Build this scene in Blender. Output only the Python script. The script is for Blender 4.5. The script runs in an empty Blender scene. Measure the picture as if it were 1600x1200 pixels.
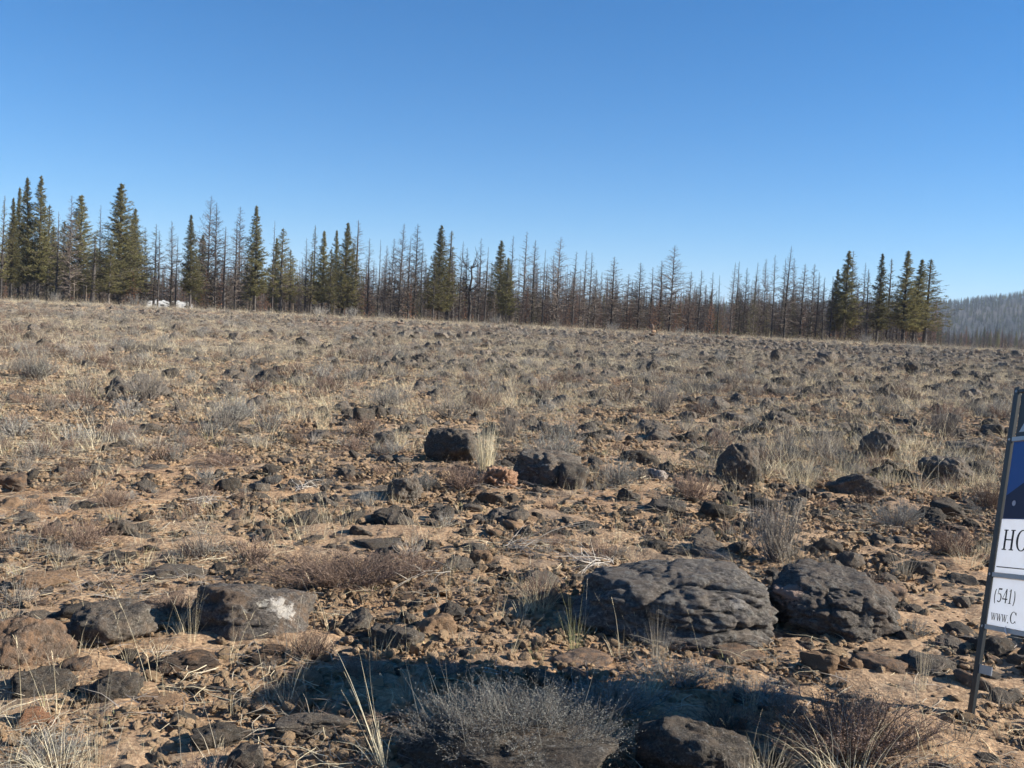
import bpy, bmesh, math, random
import numpy as np
from mathutils import Vector, Matrix, Euler

random.seed(7)
rng = np.random.default_rng(7)
C = bpy.context.scene.collection
scene = bpy.context.scene

# ------------------------------------------------------------------ camera, light, exposure
IW, IH, FPX = 1600.0, 1200.0, 1556.0
CAM = Vector((0, 0, 1.6))
PITCH, ROLL = math.radians(3.38), math.radians(2.86)
cam_data = bpy.data.cameras.new('camera')
cam_data.sensor_width = 36.0
cam_data.lens = 36.0 * FPX / IW
cam_data.clip_start = 0.05
cam_data.clip_end = 9000
cam = bpy.data.objects.new('camera', cam_data)
C.objects.link(cam)
CR = (Matrix.Rotation(math.radians(90) - PITCH, 4, 'X') @ Matrix.Rotation(ROLL, 4, 'Z'))
cam.matrix_world = Matrix.Translation(CAM) @ CR
scene.camera = cam
CR3 = CR.to_3x3()

SUN_EL = math.radians(24)
SUN_AZ = math.radians(0.8)          # measured from the right-hand side (+X) towards behind the camera
sun_dir = Vector((math.cos(SUN_EL) * math.cos(SUN_AZ), -math.cos(SUN_EL) * math.sin(SUN_AZ), math.sin(SUN_EL)))
sd = bpy.data.lights.new('sun', 'SUN')
sd.energy = 5.0
sd.angle = math.radians(0.53)
sd.color = (1.0, 0.945, 0.83)
so = bpy.data.objects.new('sun', sd)
so.rotation_euler = sun_dir.to_track_quat('Z', 'Y').to_euler()
so.location = (20, -5, 30)
C.objects.link(so)

world = bpy.data.worlds.new('World')
scene.world = world
world.use_nodes = True
wn = world.node_tree.nodes
sky = wn.new('ShaderNodeTexSky')
sky.sky_type = 'NISHITA'
sky.sun_disc = False
sky.sun_elevation = SUN_EL
# nishita: rotation 0 puts the sun at +Y, growing clockwise seen from above
sky.sun_rotation = math.atan2(sun_dir.x, sun_dir.y)
sky.altitude = 1300
sky.air_density = 1.0
sky.dust_density = 0.0
sky.ozone_density = 6.0
wn['Background'].inputs['Strength'].default_value = 0.057
hsv = wn.new('ShaderNodeHueSaturation')
hsv.inputs['Saturation'].default_value = 1.24
world.node_tree.links.new(sky.outputs[0], hsv.inputs['Color'])
world.node_tree.links.new(hsv.outputs[0], wn['Background'].inputs['Color'])
scene.view_settings.view_transform = 'Standard'
scene.view_settings.look = 'None'
scene.view_settings.gamma = 1
scene.view_settings.exposure = 1.40
scene.view_settings.use_curve_mapping = False
scene.cycles.max_bounces = 6
scene.cycles.transparent_max_bounces = 8

# ------------------------------------------------------------------ noise
def _hash(ix, iy, iz, seed):
    h = (ix.astype(np.int64) * 374761393 + iy.astype(np.int64) * 668265263 + iz.astype(np.int64) * 2147483647 + seed * 1274126177) & 0xFFFFFFFF
    h = ((h ^ (h >> 13)) * 1274126177) & 0xFFFFFFFF
    h = (h ^ (h >> 16)) & 0xFFFFFFFF
    return h / 4294967295.0 * 2 - 1

def vnoise(x, y, z=None, seed=0):
    x = np.asarray(x, float); y = np.asarray(y, float)
    z = np.zeros_like(x) if z is None else np.asarray(z, float)
    ix, iy, iz = np.floor(x), np.floor(y), np.floor(z)
    fx, fy, fz = x - ix, y - iy, z - iz
    fx = fx * fx * (3 - 2 * fx); fy = fy * fy * (3 - 2 * fy); fz = fz * fz * (3 - 2 * fz)
    def h(a, b, c): return _hash(ix + a, iy + b, iz + c, seed)
    c00 = h(0, 0, 0) * (1 - fx) + h(1, 0, 0) * fx
    c10 = h(0, 1, 0) * (1 - fx) + h(1, 1, 0) * fx
    c0 = c00 * (1 - fy) + c10 * fy
    if not np.any(z): return c0
    c01 = h(0, 0, 1) * (1 - fx) + h(1, 0, 1) * fx
    c11 = h(0, 1, 1) * (1 - fx) + h(1, 1, 1) * fx
    return c0 * (1 - fz) + (c01 * (1 - fy) + c11 * fy) * fz

def fbm(x, y, z=None, oct=4, seed=0, gain=0.5):
    s = 0; a = 1.0; f = 1.0
    for o in range(oct):
        s = s + a * vnoise(x * f + 3.1 * o, y * f + 1.7 * o, None if z is None else z * f + 0.37 + 5.3 * o, seed + o)
        a *= gain; f *= 2.03
    return s

# ------------------------------------------------------------------ terrain height
def ground(x, y):
    x = np.asarray(x, float); y = np.asarray(y, float)
    d = np.sqrt(x * x + y * y)
    t = np.clip(d / 88.0, 0, 1)
    rise = 1.50 * t + 0.07 * np.sin(t * math.pi * 2)
    fall = np.clip((d - 88) / 60.0, 0, 1)
    rise = rise - 0.65 * fall * fall * (3 - 2 * fall)
    a = np.clip((d - 3.0) / 20, 0, 1)
    und = 0.10 * vnoise(x / 6.0, y / 6.0, seed=11) * (0.35 + a) * np.clip((95 - d) / 30, 0.15, 1)
    und = und + 0.035 * vnoise(x / 1.7, y / 1.7, seed=12) * (0.5 + 0.5 * a)
    return rise + und - 0.0

def gz(x, y): return float(ground(np.array([x]), np.array([y]))[0])

def ray(px, py):
    v = Vector(((px - IW / 2) / FPX, -(py - IH / 2) / FPX, -1.0))
    return (CR3 @ v).normalized()

def G(px, py):
    d = ray(px, py)
    t, step = 1.0, 0.05
    while t < 300:
        p = CAM + d * t
        if p.z < gz(p.x, p.y): break
        step = 0.02 * t
        t += step
    lo, hi = t - step, t
    for _ in range(12):
        m = (lo + hi) / 2; p = CAM + d * m
        if p.z < gz(p.x, p.y): hi = m
        else: lo = m
    p = CAM + d * hi
    return Vector((p.x, p.y, gz(p.x, p.y)))

CRI = CR3.inverted()
def project(p):
    v = CRI @ (Vector(p) - CAM)
    if v.z > -0.01: return (-9999, -9999, 1)
    return (IW / 2 + FPX * v.x / -v.z, IH / 2 - FPX * v.y / -v.z, -v.z)

# ------------------------------------------------------------------ materials
def mat(name):
    m = bpy.data.materials.new(name); m.use_nodes = True
    nt = m.node_tree; b = nt.nodes['Principled BSDF']
    b.inputs['Roughness'].default_value = 0.9
    b.inputs['Specular IOR Level'].default_value = 0.2
    return m, nt, b

def N(nt, typ, **kw):
    n = nt.nodes.new(typ)
    for k, v in kw.items():
        if k.startswith('_'): setattr(n, k[1:], v)
        else: n.inputs[k.replace('_', ' ')].default_value = v
    return n

def L(nt, a, b): nt.links.new(a, b)

def noise(nt, coord, scale, detail=5, rough=0.55, dist=0.0):
    n = N(nt, 'ShaderNodeTexNoise', Scale=scale, Detail=detail, Roughness=rough, Distortion=dist)
    L(nt, coord, n.inputs['Vector'])
    return n.outputs['Fac']

def ramp(nt, fac, stops):
    r = nt.nodes.new('ShaderNodeValToRGB')
    e = r.color_ramp.elements
    while len(e) < len(stops): e.new(0.5)
    for i, (p, c) in enumerate(stops):
        e[i].position = p
        e[i].color = (c, c, c, 1) if isinstance(c, (int, float)) else (*c, 1)
    L(nt, fac, r.inputs[0])
    return r.outputs[0]

def mixc(nt, fac, a, b, mode='MIX'):
    m = nt.nodes.new('ShaderNodeMix'); m.data_type = 'RGBA'; m.blend_type = mode
    for sock, v in ((m.inputs[0], fac), (m.inputs[6], a), (m.inputs[7], b)):
        if isinstance(v, (int, float)): sock.default_value = v
        elif isinstance(v, tuple): sock.default_value = (*v, 1)
        else: L(nt, v, sock)
    return m.outputs[2]

def bump(nt, b, h, strength, dist, prev=None):
    n = N(nt, 'ShaderNodeBump', Strength=strength, Distance=dist)
    L(nt, h, n.inputs['Height'])
    if prev: L(nt, prev, n.inputs['Normal'])
    L(nt, n.outputs[0], b.inputs['Normal'])
    return n.outputs[0]

def soil_material():
    m, nt, b = mat('stony_soil')
    co = nt.nodes.new('ShaderNodeNewGeometry').outputs['Position']
    big = noise(nt, co, 0.35, 4)
    mid = noise(nt, co, 2.3, 6, 0.62)
    fine = noise(nt, co, 38, 6, 0.7)
    base = ramp(nt, fine, [(0.28, (0.13, 0.085, 0.05)), (0.45, (0.34, 0.22, 0.13)), (0.6, (0.47, 0.325, 0.20)), (0.78, (0.58, 0.43, 0.285))])
    red = mixc(nt, ramp(nt, big, [(0.44, 0.0), (0.62, 0.45)]), base, (0.46, 0.26, 0.13), 'MIX')
    lit = mixc(nt, ramp(nt, mid, [(0.50, 0.0), (0.66, 0.70)]), red, (0.25, 0.205, 0.155))
    v = N(nt, 'ShaderNodeTexVoronoi', Scale=55.0); L(nt, co, v.inputs['Vector'])
    dk = mixc(nt, ramp(nt, v.outputs['Distance'], [(0.35, 0.0), (0.75, 0.55)]), lit, (0.13, 0.08, 0.05))
    L(nt, dk, b.inputs['Base Color'])
    n1 = bump(nt, b, v.outputs['Distance'], -0.6, 0.012)
    n1.node.invert = False
    bump(nt, b, fine, 0.7, 0.02, n1)
    return m

def rock_material(name, dark, mid, light, lichen=(0.30, 0.285, 0.26), lich_amt=0.60, warm=(0.20, 0.135, 0.09), patches=()):
    m, nt, b = mat(name)
    tc = nt.nodes.new('ShaderNodeTexCoord')
    oi = nt.nodes.new('ShaderNodeObjectInfo')
    sh = N(nt, 'ShaderNodeVectorMath', _operation='SCALE'); sh.inputs[0].default_value = (37, 21, 53)
    L(nt, oi.outputs['Random'], sh.inputs['Scale'])
    ad = nt.nodes.new('ShaderNodeVectorMath'); L(nt, tc.outputs['Object'], ad.inputs[0]); L(nt, sh.outputs[0], ad.inputs[1])
    co = ad.outputs[0]
    a = noise(nt, co, 3.2, 8, 0.65)
    f = noise(nt, co, 22, 5, 0.75)
    col = ramp(nt, f, [(0.3, dark), (0.5, mid), (0.68, light)])
    col = mixc(nt, ramp(nt, a, [(0.47, 0.0), (0.60, 0.75)]), col, warm)
    l1 = noise(nt, co, 7.0, 9, 0.72, 0.4)
    col = mixc(nt, ramp(nt, l1, [(lich_amt - 0.02, 0.0), (lich_amt + 0.03, 0.8)]), col, lichen)
    # individual tint
    t = N(nt, 'ShaderNodeMapRange'); t.inputs[3].default_value = 0.65; t.inputs[4].default_value = 1.4
    L(nt, oi.outputs['Random'], t.inputs[0])
    hs = nt.nodes.new('ShaderNodeHueSaturation'); L(nt, t.outputs[0], hs.inputs['Value']); L(nt, col, hs.inputs['Color'])
    out = hs.outputs[0]
    for (c, r, pc) in patches:
        dv = nt.nodes.new('ShaderNodeVectorMath'); dv.operation = 'DISTANCE'
        L(nt, tc.outputs['Object'], dv.inputs[0]); dv.inputs[1].default_value = c
        mm = N(nt, 'ShaderNodeMath', _operation='MULTIPLY_ADD'); L(nt, noise(nt, co, 14, 8, 0.75), mm.inputs[0]); mm.inputs[1].default_value = r * 2.2
        L(nt, dv.outputs['Value'], mm.inputs[2])
        k = N(nt, 'ShaderNodeMapRange'); L(nt, mm.outputs[0], k.inputs[0]); k.inputs[1].default_value = r * 1.95; k.inputs[2].default_value = r * 2.1
        k.inputs[3].default_value = 0.9; k.inputs[4].default_value = 0
        out = mixc(nt, k.outputs[0], out, pc)
    L(nt, out, b.inputs['Base Color'])
    v = N(nt, 'ShaderNodeTexVoronoi', Scale=26.0); L(nt, co, v.inputs['Vector'])
    p = bump(nt, b, v.outputs['Distance'], 0.8, 0.014)
    p = bump(nt, b, noise(nt, co, 9, 9, 0.75), 1.0, 0.05, p)
    bump(nt, b, noise(nt, co, 60, 4, 0.7), 0.8, 0.01, p)
    return m

def plant_material(name, c1, c2, trans=0.0, val=(0.7, 1.35), grad=None):
    m, nt, b = mat(name)
    oi = nt.nodes.new('ShaderNodeObjectInfo')
    geo = nt.nodes.new('ShaderNodeNewGeometry')
    col = mixc(nt, geo.outputs['Random Per Island'], c1, c2)
    t = N(nt, 'ShaderNodeMapRange'); t.inputs[3].default_value = val[0]; t.inputs[4].default_value = val[1]
    L(nt, oi.outputs['Random'], t.inputs[0])
    hs = nt.nodes.new('ShaderNodeHueSaturation'); L(nt, t.outputs[0], hs.inputs['Value']); L(nt, col, hs.inputs['Color'])
    L(nt, hs.outputs[0], b.inputs['Base Color'])
    if trans:
        tr = nt.nodes.new('ShaderNodeBsdfTranslucent'); L(nt, hs.outputs[0], tr.inputs['Color'])
        mx = nt.nodes.new('ShaderNodeMixShader'); mx.inputs[0].default_value = trans
        L(nt, b.outputs[0], mx.inputs[1]); L(nt, tr.outputs[0], mx.inputs[2])
        L(nt, mx.outputs[0], nt.nodes['Material Output'].inputs['Surface'])
    return m

def plain(name, c, rough=0.6, metal=0.0, spec=0.3, nz=0.0):
    m, nt, b = mat(name)
    b.inputs['Roughness'].default_value = rough; b.inputs['Metallic'].default_value = metal; b.inputs['Specular IOR Level'].default_value = spec
    if nz:
        tc = nt.nodes.new('ShaderNodeTexCoord')
        f = noise(nt, tc.outputs['Object'], 9, 6, 0.65)
        col = mixc(nt, ramp(nt, f, [(0.35, 0.0), (0.7, nz)]), c, tuple(min(1, v * 0.45 + 0.03) for v in c))
        L(nt, col, b.inputs['Base Color'])
    else: b.inputs['Base Color'].default_value = (*c, 1)
    return m

M = {}
M['soil'] = soil_material()
M['basalt'] = rock_material('dark_basalt', (0.046, 0.040, 0.034), (0.125, 0.106, 0.088), (0.28, 0.24, 0.195), warm=(0.18, 0.135, 0.10))
M['basalt_warm'] = rock_material('brown_basalt', (0.085, 0.062, 0.048), (0.17, 0.125, 0.095), (0.29, 0.22, 0.17), lich_amt=0.62, warm=(0.33, 0.20, 0.12))
M['tan_stone'] = rock_material('soil_stained_stone', (0.24, 0.15, 0.09), (0.36, 0.235, 0.145), (0.47, 0.33, 0.22), lichen=(0.17, 0.15, 0.13), lich_amt=0.64, warm=(0.45, 0.28, 0.17))
M['red_stone'] = rock_material('reddish_stone', (0.22, 0.10, 0.05), (0.36, 0.19, 0.11), (0.46, 0.29, 0.19), warm=(0.34, 0.16, 0.09))
M['clod'] = rock_material('earth_clod', (0.32, 0.21, 0.13), (0.52, 0.35, 0.21), (0.67, 0.50, 0.33), lichen=(0.30, 0.22, 0.15), lich_amt=0.7, warm=(0.52, 0.36, 0.225))
M['pink_earth'] = rock_material('pink_brown_earth', (0.40, 0.22, 0.13), (0.52, 0.31, 0.20), (0.62, 0.42, 0.29), lichen=(0.5, 0.36, 0.26), lich_amt=0.7, warm=(0.50, 0.28, 0.17))
M['white_rock'] = rock_material('pale_quartz_stone', (0.4, 0.32, 0.27), (0.6, 0.5, 0.44), (0.75, 0.68, 0.62))
M['straw'] = plant_material('straw_grass', (0.56, 0.46, 0.29), (0.82, 0.71, 0.49), 0.3)
M['straw_dull'] = plant_material('weathered_grass', (0.20, 0.17, 0.13), (0.46, 0.40, 0.31), 0.2)
M['grass_green'] = plant_material('olive_grass', (0.28, 0.29, 0.14), (0.50, 0.46, 0.24), 0.25)
M['sage_leaf'] = plant_material('grey_sage_leaf', (0.20, 0.20, 0.175), (0.38, 0.37, 0.33), 0.15)
M['sage_twig'] = plant_material('grey_twig', (0.10, 0.085, 0.075), (0.28, 0.245, 0.215))
M['brown_twig'] = plant_material('brown_twig', (0.09, 0.06, 0.045), (0.21, 0.15, 0.115))
M['brown_leaf'] = plant_material('rusty_seed_head', (0.16, 0.105, 0.08), (0.30, 0.215, 0.165), 0.1)
M['bleached'] = plant_material('bleached_wood', (0.34, 0.30, 0.26), (0.52, 0.47, 0.41))
M['needle'] = plant_material('pine_needle', (0.085, 0.086, 0.034), (0.23, 0.20, 0.085), 0.25, (0.65, 1.35))
M['needle_dark'] = plant_material('dark_needle', (0.045, 0.050, 0.024), (0.12, 0.115, 0.05), 0.1, (0.6, 1.3))
M['needle_brown'] = plant_material('scorched_needle', (0.17, 0.075, 0.04), (0.38, 0.18, 0.095), 0.1, (0.5, 1.2))
M['bark'] = plant_material('charred_bark', (0.030, 0.026, 0.024), (0.055, 0.048, 0.044), 0, (0.6, 1.9))
M['dead_twig'] = plant_material('dead_pine_twig', (0.065, 0.052, 0.044), (0.155, 0.125, 0.105), 0, (0.6, 1.5))
M['sunlit_bark'] = plant_material('painted_sunlit_trunk', (0.22, 0.18, 0.14), (0.3, 0.25, 0.2))  # pale tone is sunlight on bark, put into the colour
M['hill'] = None

# ------------------------------------------------------------------ mesh helpers
def link(name, me, parent=None, m=None, smooth=True):
    o = bpy.data.objects.new(name, me); C.objects.link(o)
    if m is not None and len(me.materials) == 0: me.materials.append(m)
    if smooth and len(me.polygons): me.shade_smooth()
    if parent: o.parent = parent
    return o

def tag(o, label=None, cat=None, group=None, kind=None):
    if label: o['label'] = label
    if cat: o['category'] = cat
    if group: o['group'] = group
    if kind: o['kind'] = kind
    return o

def empty(name, loc=(0, 0, 0), rz=0):
    o = bpy.data.objects.new(name, None); C.objects.link(o); o.empty_display_size = 0.1
    o.location = loc; o.rotation_euler = (0, 0, rz)
    return o

def copy_tree(o, parent=None):
    c = o.copy(); C.objects.link(c); c.parent = parent
    for ch in [x for x in o.children]: copy_tree(ch, c)
    return c

class Geo:
    def __init__(s): s.v = []; s.f = []; s.m = []
    def blade(s, pts, w, side, mi=0):
        n = len(pts); b = len(s.v)
        for i, p in enumerate(pts):
            k = w * (1 - i / (n - 1)) ** 0.7 if n > 1 else w
            if i == n - 1: s.v.append(tuple(p))
            else:
                s.v.append(tuple(p - side * k * 0.5)); s.v.append(tuple(p + side * k * 0.5))
        for i in range(n - 2):
            s.f.append((b + 2 * i, b + 2 * i + 1, b + 2 * i + 3, b + 2 * i + 2)); s.m.append(mi)
        s.f.append((b + 2 * (n - 2), b + 2 * (n - 2) + 1, b + 2 * (n - 1))); s.m.append(mi)
    def tube(s, pts, r0, r1, sides=3, mi=0):
        b = len(s.v); n = len(pts)
        for i, p in enumerate(pts):
            d = (pts[min(i + 1, n - 1)] - pts[max(i - 1, 0)])
            d = d.normalized() if d.length > 1e-9 else Vector((0, 0, 1))
            u = d.orthogonal().normalized(); w = d.cross(u)
            r = r0 + (r1 - r0) * i / (n - 1)
            for k in range(sides):
                a = 2 * math.pi * k / sides
                s.v.append(tuple(p + u * (r * math.cos(a)) + w * (r * math.sin(a))))
        for i in range(n - 1):
            for k in range(sides):
                k2 = (k + 1) % sides
                s.f.append((b + i * sides + k, b + i * sides + k2, b + (i + 1) * sides + k2, b + (i + 1) * sides + k)); s.m.append(mi)
    def tri(s, a, b_, c, mi=0):
        b = len(s.v); s.v += [tuple(a), tuple(b_), tuple(c)]; s.f.append((b, b + 1, b + 2)); s.m.append(mi)
    def box(s, lo, hi, mi=0, X=None):
        b = len(s.v)
        for z in (lo[2], hi[2]):
            for (x, y) in ((lo[0], lo[1]), (hi[0], lo[1]), (hi[0], hi[1]), (lo[0], hi[1])):
                p = Vector((x, y, z)); p = X @ p if X else p
                s.v.append(tuple(p))
        for f in ((0, 3, 2, 1), (4, 5, 6, 7), (0, 1, 5, 4), (1, 2, 6, 5), (2, 3, 7, 6), (3, 0, 4, 7)):
            s.f.append(tuple(b + k for k in f)); s.m.append(mi)
    def mesh(s, name, mats):
        me = bpy.data.meshes.new(name); me.from_pydata(s.v, [], s.f)
        for m in mats: me.materials.append(m)
        if len(mats) > 1: me.polygons.foreach_set('material_index', s.m)
        me.update(); return me

R = random.uniform
def rv(): 
    v = Vector((R(-1, 1), R(-1, 1), R(-1, 1)))
    return v.normalized() if v.length > 1e-3 else Vector((0, 0, 1))

# ---- rocks
def rock_mesh(name, seed, sub, flat=0.6, cuts=11, rough=0.10, pits=0.03, m=None, ang=0.9, lo=0.55, planes=None):
    bm = bmesh.new(); bmesh.ops.create_icosphere(bm, subdivisions=sub, radius=1.0)
    me = bpy.data.meshes.new(name); bm.to_mesh(me); bm.free()
    n = len(me.vertices); co = np.empty(n * 3); me.vertices.foreach_get('co', co); co = co.reshape(-1, 3)
    r_ = np.random.default_rng(seed)
    nr = r_.normal(size=(cuts, 3)); nr /= np.linalg.norm(nr, axis=1)[:, None]
    nr[0] = (r_.uniform(-.25, .25), r_.uniform(-.25, .25), 1); nr[0] /= np.linalg.norm(nr[0])
    ds = r_.uniform(lo, 1.0, cuts); ds[0] = 0.72
    if planes:
        nr = np.array([p_[0] for p_ in planes], float); nr /= np.linalg.norm(nr, axis=1)[:, None]; ds = np.array([p_[1] for p_ in planes])
        if sub >= 5:
            ex = r_.normal(size=(34 if sub > 5 else 14, 3)); ex /= np.linalg.norm(ex, axis=1)[:, None]
            base_r = np.min(ds[None, :] / np.maximum(ex @ nr.T, 0.02), 1)
            nr = np.concatenate([nr, ex]); ds = np.concatenate([ds, np.minimum(base_r, 1.1) * r_.uniform(.86, .99, len(ex))])
    dot = np.maximum(co @ nr.T, 0.02)
    rr = ds[None, :] / dot
    rr = np.concatenate([rr, np.full((n, 1), 1.15)], 1)
    k = 70.0 if planes else (30.0 if sub > 4 else 60.0)
    rad = -np.log(np.exp(-k * rr).sum(1)) / k * ang + (1 - ang)
    q = co * rad[:, None]
    s = seed * 7.3
    rad = rad + rough * 2.0 * fbm(q[:, 0] * 1.5 + s, q[:, 1] * 1.5, q[:, 2] * 1.5 + 2, 3, seed) * 0.6
    rad = rad + rough * 0.55 * fbm(q[:, 0] * 5 + s, q[:, 1] * 5, q[:, 2] * 5, 3, seed + 5)
    if sub >= 4:
        if planes: pits = pits * 0.45
        p1 = vnoise(q[:, 0] * 9 + s, q[:, 1] * 9, q[:, 2] * 9, seed + 9)
        rad = rad - pits * np.clip(p1 - 0.3, 0, 1) * 1.4
        p2 = vnoise(q[:, 0] * 17 + s, q[:, 1] * 17, q[:, 2] * 17, seed + 10)
        rad = rad + pits * 0.55 * p2 + pits * 0.3 * vnoise(q[:, 0] * 31 + s, q[:, 1] * 31, q[:, 2] * 31, seed + 11)
        ridge = 1 - np.abs(vnoise(q[:, 0] * 3.1 + s, q[:, 1] * 3.1, q[:, 2] * 3.1, seed + 20))
        rad = rad - 0.8 * pits * np.clip(ridge - 0.86, 0, 1) * 7
    if sub >= 5:
        for fr, am, pw, sh_ in ((1.7, 0.10, 14, 3), (3.3, 0.055, 12, 4), (7.5, 0.03, 8, 6)):
            cr = 1 - np.abs(vnoise(q[:, 0] * fr + s + sh_, q[:, 1] * fr, q[:, 2] * fr, seed + 30 + sh_))
            rad = rad - am * cr ** pw
        rad = rad + 0.016 * fbm(q[:, 0] * 12, q[:, 1] * 12, q[:, 2] * 12, 3, seed + 50)
    co = co * rad[:, None]
    mx = np.abs(co).max(0)
    co = co / mx[None, :]
    co[:, 2] *= flat
    me.vertices.foreach_set('co', co.ravel()); me.update()
    me.materials.append(m); me.shade_smooth()
    return me

def mound_mesh(name, seed, m):
    me = rock_mesh(name, seed, 5, 0.6, 5, 0.25, 0.14, m, 0.4)
    return me

# ---- grass
def tuft_geo(n, h, lean=0.5, rad=0.05, w=0.003, stalks=0, curl=0.5, bias=(0, 0), segs=4, hv=0.5):
    g = Geo()
    for i in range(n + stalks):
        st = i >= n
        a = R(0, 2 * math.pi); r0 = rad * math.sqrt(R(0, 1))
        p = Vector((math.cos(a) * r0, math.sin(a) * r0, -0.01))
        a2 = a + R(-0.8, 0.8)
        le = R(0, lean) if not st else R(0, lean * 0.6)
        d = Vector((math.cos(a2) * le + bias[0], math.sin(a2) * le + bias[1], 1)).normalized()
        hh = h * (R(1 - hv, 1) if not st else R(1.2, 1.9))
        pts = [p.copy()]
        cd = d.copy(); bend = Vector((math.cos(a2), math.sin(a2), -0.6)) * curl * R(0.1, 1.0) / segs
        for k in range(segs):
            cd = (cd + bend * (k * 0.5 + 0.3)).normalized()
            p = p + cd * hh / segs; pts.append(p.copy())
        side = Vector((R(-1, 1), R(-1, 1), 0)).normalized()
        g.blade(pts, w * (0.7 if st else R(0.7, 1.2)), side)
        if st:
            for q in range(4):
                c = pts[-1] - cd * (q * 0.012)
                g.tri(c - side * 0.0014, c + side * 0.0014, c + (cd + rv() * .25) * 0.016)
    return g

# ---- shrubs: slot 0 twigs, slot 1 leaves
def shrub_geo(stems, subs, h, spread, leaves, leaf=(0.012, 0.004), tw=0.004, upright=0.5, segs=4, stalks=0):
    g = Geo()
    def leafs(p, d, n, sc=1.0):
        for _ in range(n):
            b = p + rv() * 0.006
            ld = (d * 0.7 + rv()).normalized(); sd_ = ld.cross(rv()).normalized()
            l = leaf[0] * R(0.6, 1.5) * sc; w = leaf[1] * R(0.7, 1.3) * sc
            g.tri(b - sd_ * w * .5, b + sd_ * w * .5, b + ld * l, 1)
    for i in range(stems):
        a = R(0, 2 * math.pi); e = R(0.08, 1) ** 0.7
        out = Vector((math.cos(a), math.sin(a), 0))
        tgt = out * spread * e + Vector((0, 0, h * R(0.55, 1.0) * math.sqrt(max(0.05, 1 - (e * 0.85) ** 2))))
        p = out * R(0, spread * 0.15); pts = [p.copy()]
        for k in range(1, segs + 1):
            t = k / segs
            b = out * spread * e * t ** (0.8) + Vector((0, 0, tgt.z * t ** (1 + upright * e)))
            pts.append(b + rv() * h * 0.05)
        g.tube(pts, tw * R(0.8, 1.6), tw * 0.35, 3, 0)
        for s_ in range(subs):
            t = R(0.25, 1.0); k = min(segs - 1, int(t * segs)); f = t * segs - k
            q = pts[k].lerp(pts[k + 1], f)
            d = ((pts[k + 1] - pts[k]).normalized() + rv() * 0.75 + Vector((0, 0, 0.45))).normalized()
            l = h * R(0.12, 0.34)
            q2 = q + d * l * .5 + rv() * l * .08; q3 = q2 + (d + rv() * .35).normalized() * l * .5
            side = d.cross(rv()).normalized()
            g.blade([q, q2, q3], tw * R(0.4, .9), side, 0)
            if leaves:
                for tt in range(leaves):
                    u = R(0, 1)
                    c = q.lerp(q2, u * 2) if u < .5 else q2.lerp(q3, u * 2 - 1)
                    leafs(c, d, 1)
    for i in range(stalks):
        a = R(0, 6.28); e = R(0, 0.8) * spread
        p = Vector((math.cos(a) * e, math.sin(a) * e, h * 0.3)); d = (Vector((math.cos(a) * .25, math.sin(a) * .25, 1)) + rv() * .2).normalized()
        l = h * R(0.7, 1.1); pts = [p, p + d * l * .5 + rv() * .01, p + d * l + rv() * .02]
        g.blade(pts, tw * 0.8, d.cross(rv()).normalized(), 1)
        leafs(pts[-1], d, 5, 0.8)
    return g

# ---- trees (unit: metres at 12 m height)
def limb(g, p, d, l, r, sub, mi=0, droop=0.0, segs=3):
    pts = [p.copy()]; cd = d.copy()
    for k in range(segs):
        cd = (cd + Vector((0, 0, droop)) + rv() * 0.12).normalized()
        p = p + cd * l / segs; pts.append(p.copy())
    g.tube(pts, r, r * 0.3, 3, mi)
    for s_ in range(sub):
        k = random.randrange(0, segs); q = pts[k].lerp(pts[k + 1], R(0, 1))
        dd = ((pts[k + 1] - pts[k]).normalized() + rv() * 0.9).normalized()
        ll = l * R(0.15, 0.5)
        side = dd.cross(rv()).normalized()
        g.blade([q, q + dd * ll * .5 + rv() * ll * .05, q + dd * ll], r * 1.25, side, mi)
    return pts

def trunk_geo(h, r, wob=0.12, mi=0, sides=7):
    g = Geo(); pts = []
    wx, wy = R(-wob, wob), R(-wob, wob); ph = R(0, 6)
    for k in range(9):
        t = k / 8
        pts.append(Vector((wx * math.sin(t * 3 + ph) - wx * math.sin(ph), wy * math.sin(t * 2.4 + ph) - wy * math.sin(ph), h * t - (0.3 if k == 0 else 0))))
    g.tube(pts, r, r * 0.1, sides, mi)
    return g, pts

def at(pts, t):
    k = min(len(pts) - 2, int(t * (len(pts) - 1))); return pts[k].lerp(pts[k + 1], t * (len(pts) - 1) - k)

def dead_tree(kind):
    h = 12.0
    g, pts = trunk_geo(h, R(0.075, 0.12))
    b = Geo()
    n, lw, lo = {'bare': (150, 0.95, 0.12), 'twiggy': (250, 1.2, 0.05), 'spar': (70, 0.6, 0.22), 'wide': (190, 1.75, 0.12)}[kind]
    for i in range(n):
        t = lo + (0.985 - lo) * (i + R(0, 1)) / n
        p = at(pts, t); a = R(0, 6.28)
        prof = min(1.0, (1 - t) * 2.0 + 0.12) * (0.7 + 0.3 * math.sin(min(1, (t - lo) / 0.25) * 1.57))
        d = Vector((math.cos(a), math.sin(a), R(-0.25, 0.5) + 0.5 * t)).normalized()
        limb(b, p, d, lw * prof * R(0.45, 1.15), 0.034 * (1.25 - t), {'bare': 11, 'twiggy': 13, 'spar': 7, 'wide': 13}[kind], 0, R(-0.02, 0.09))
    return g, b

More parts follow.
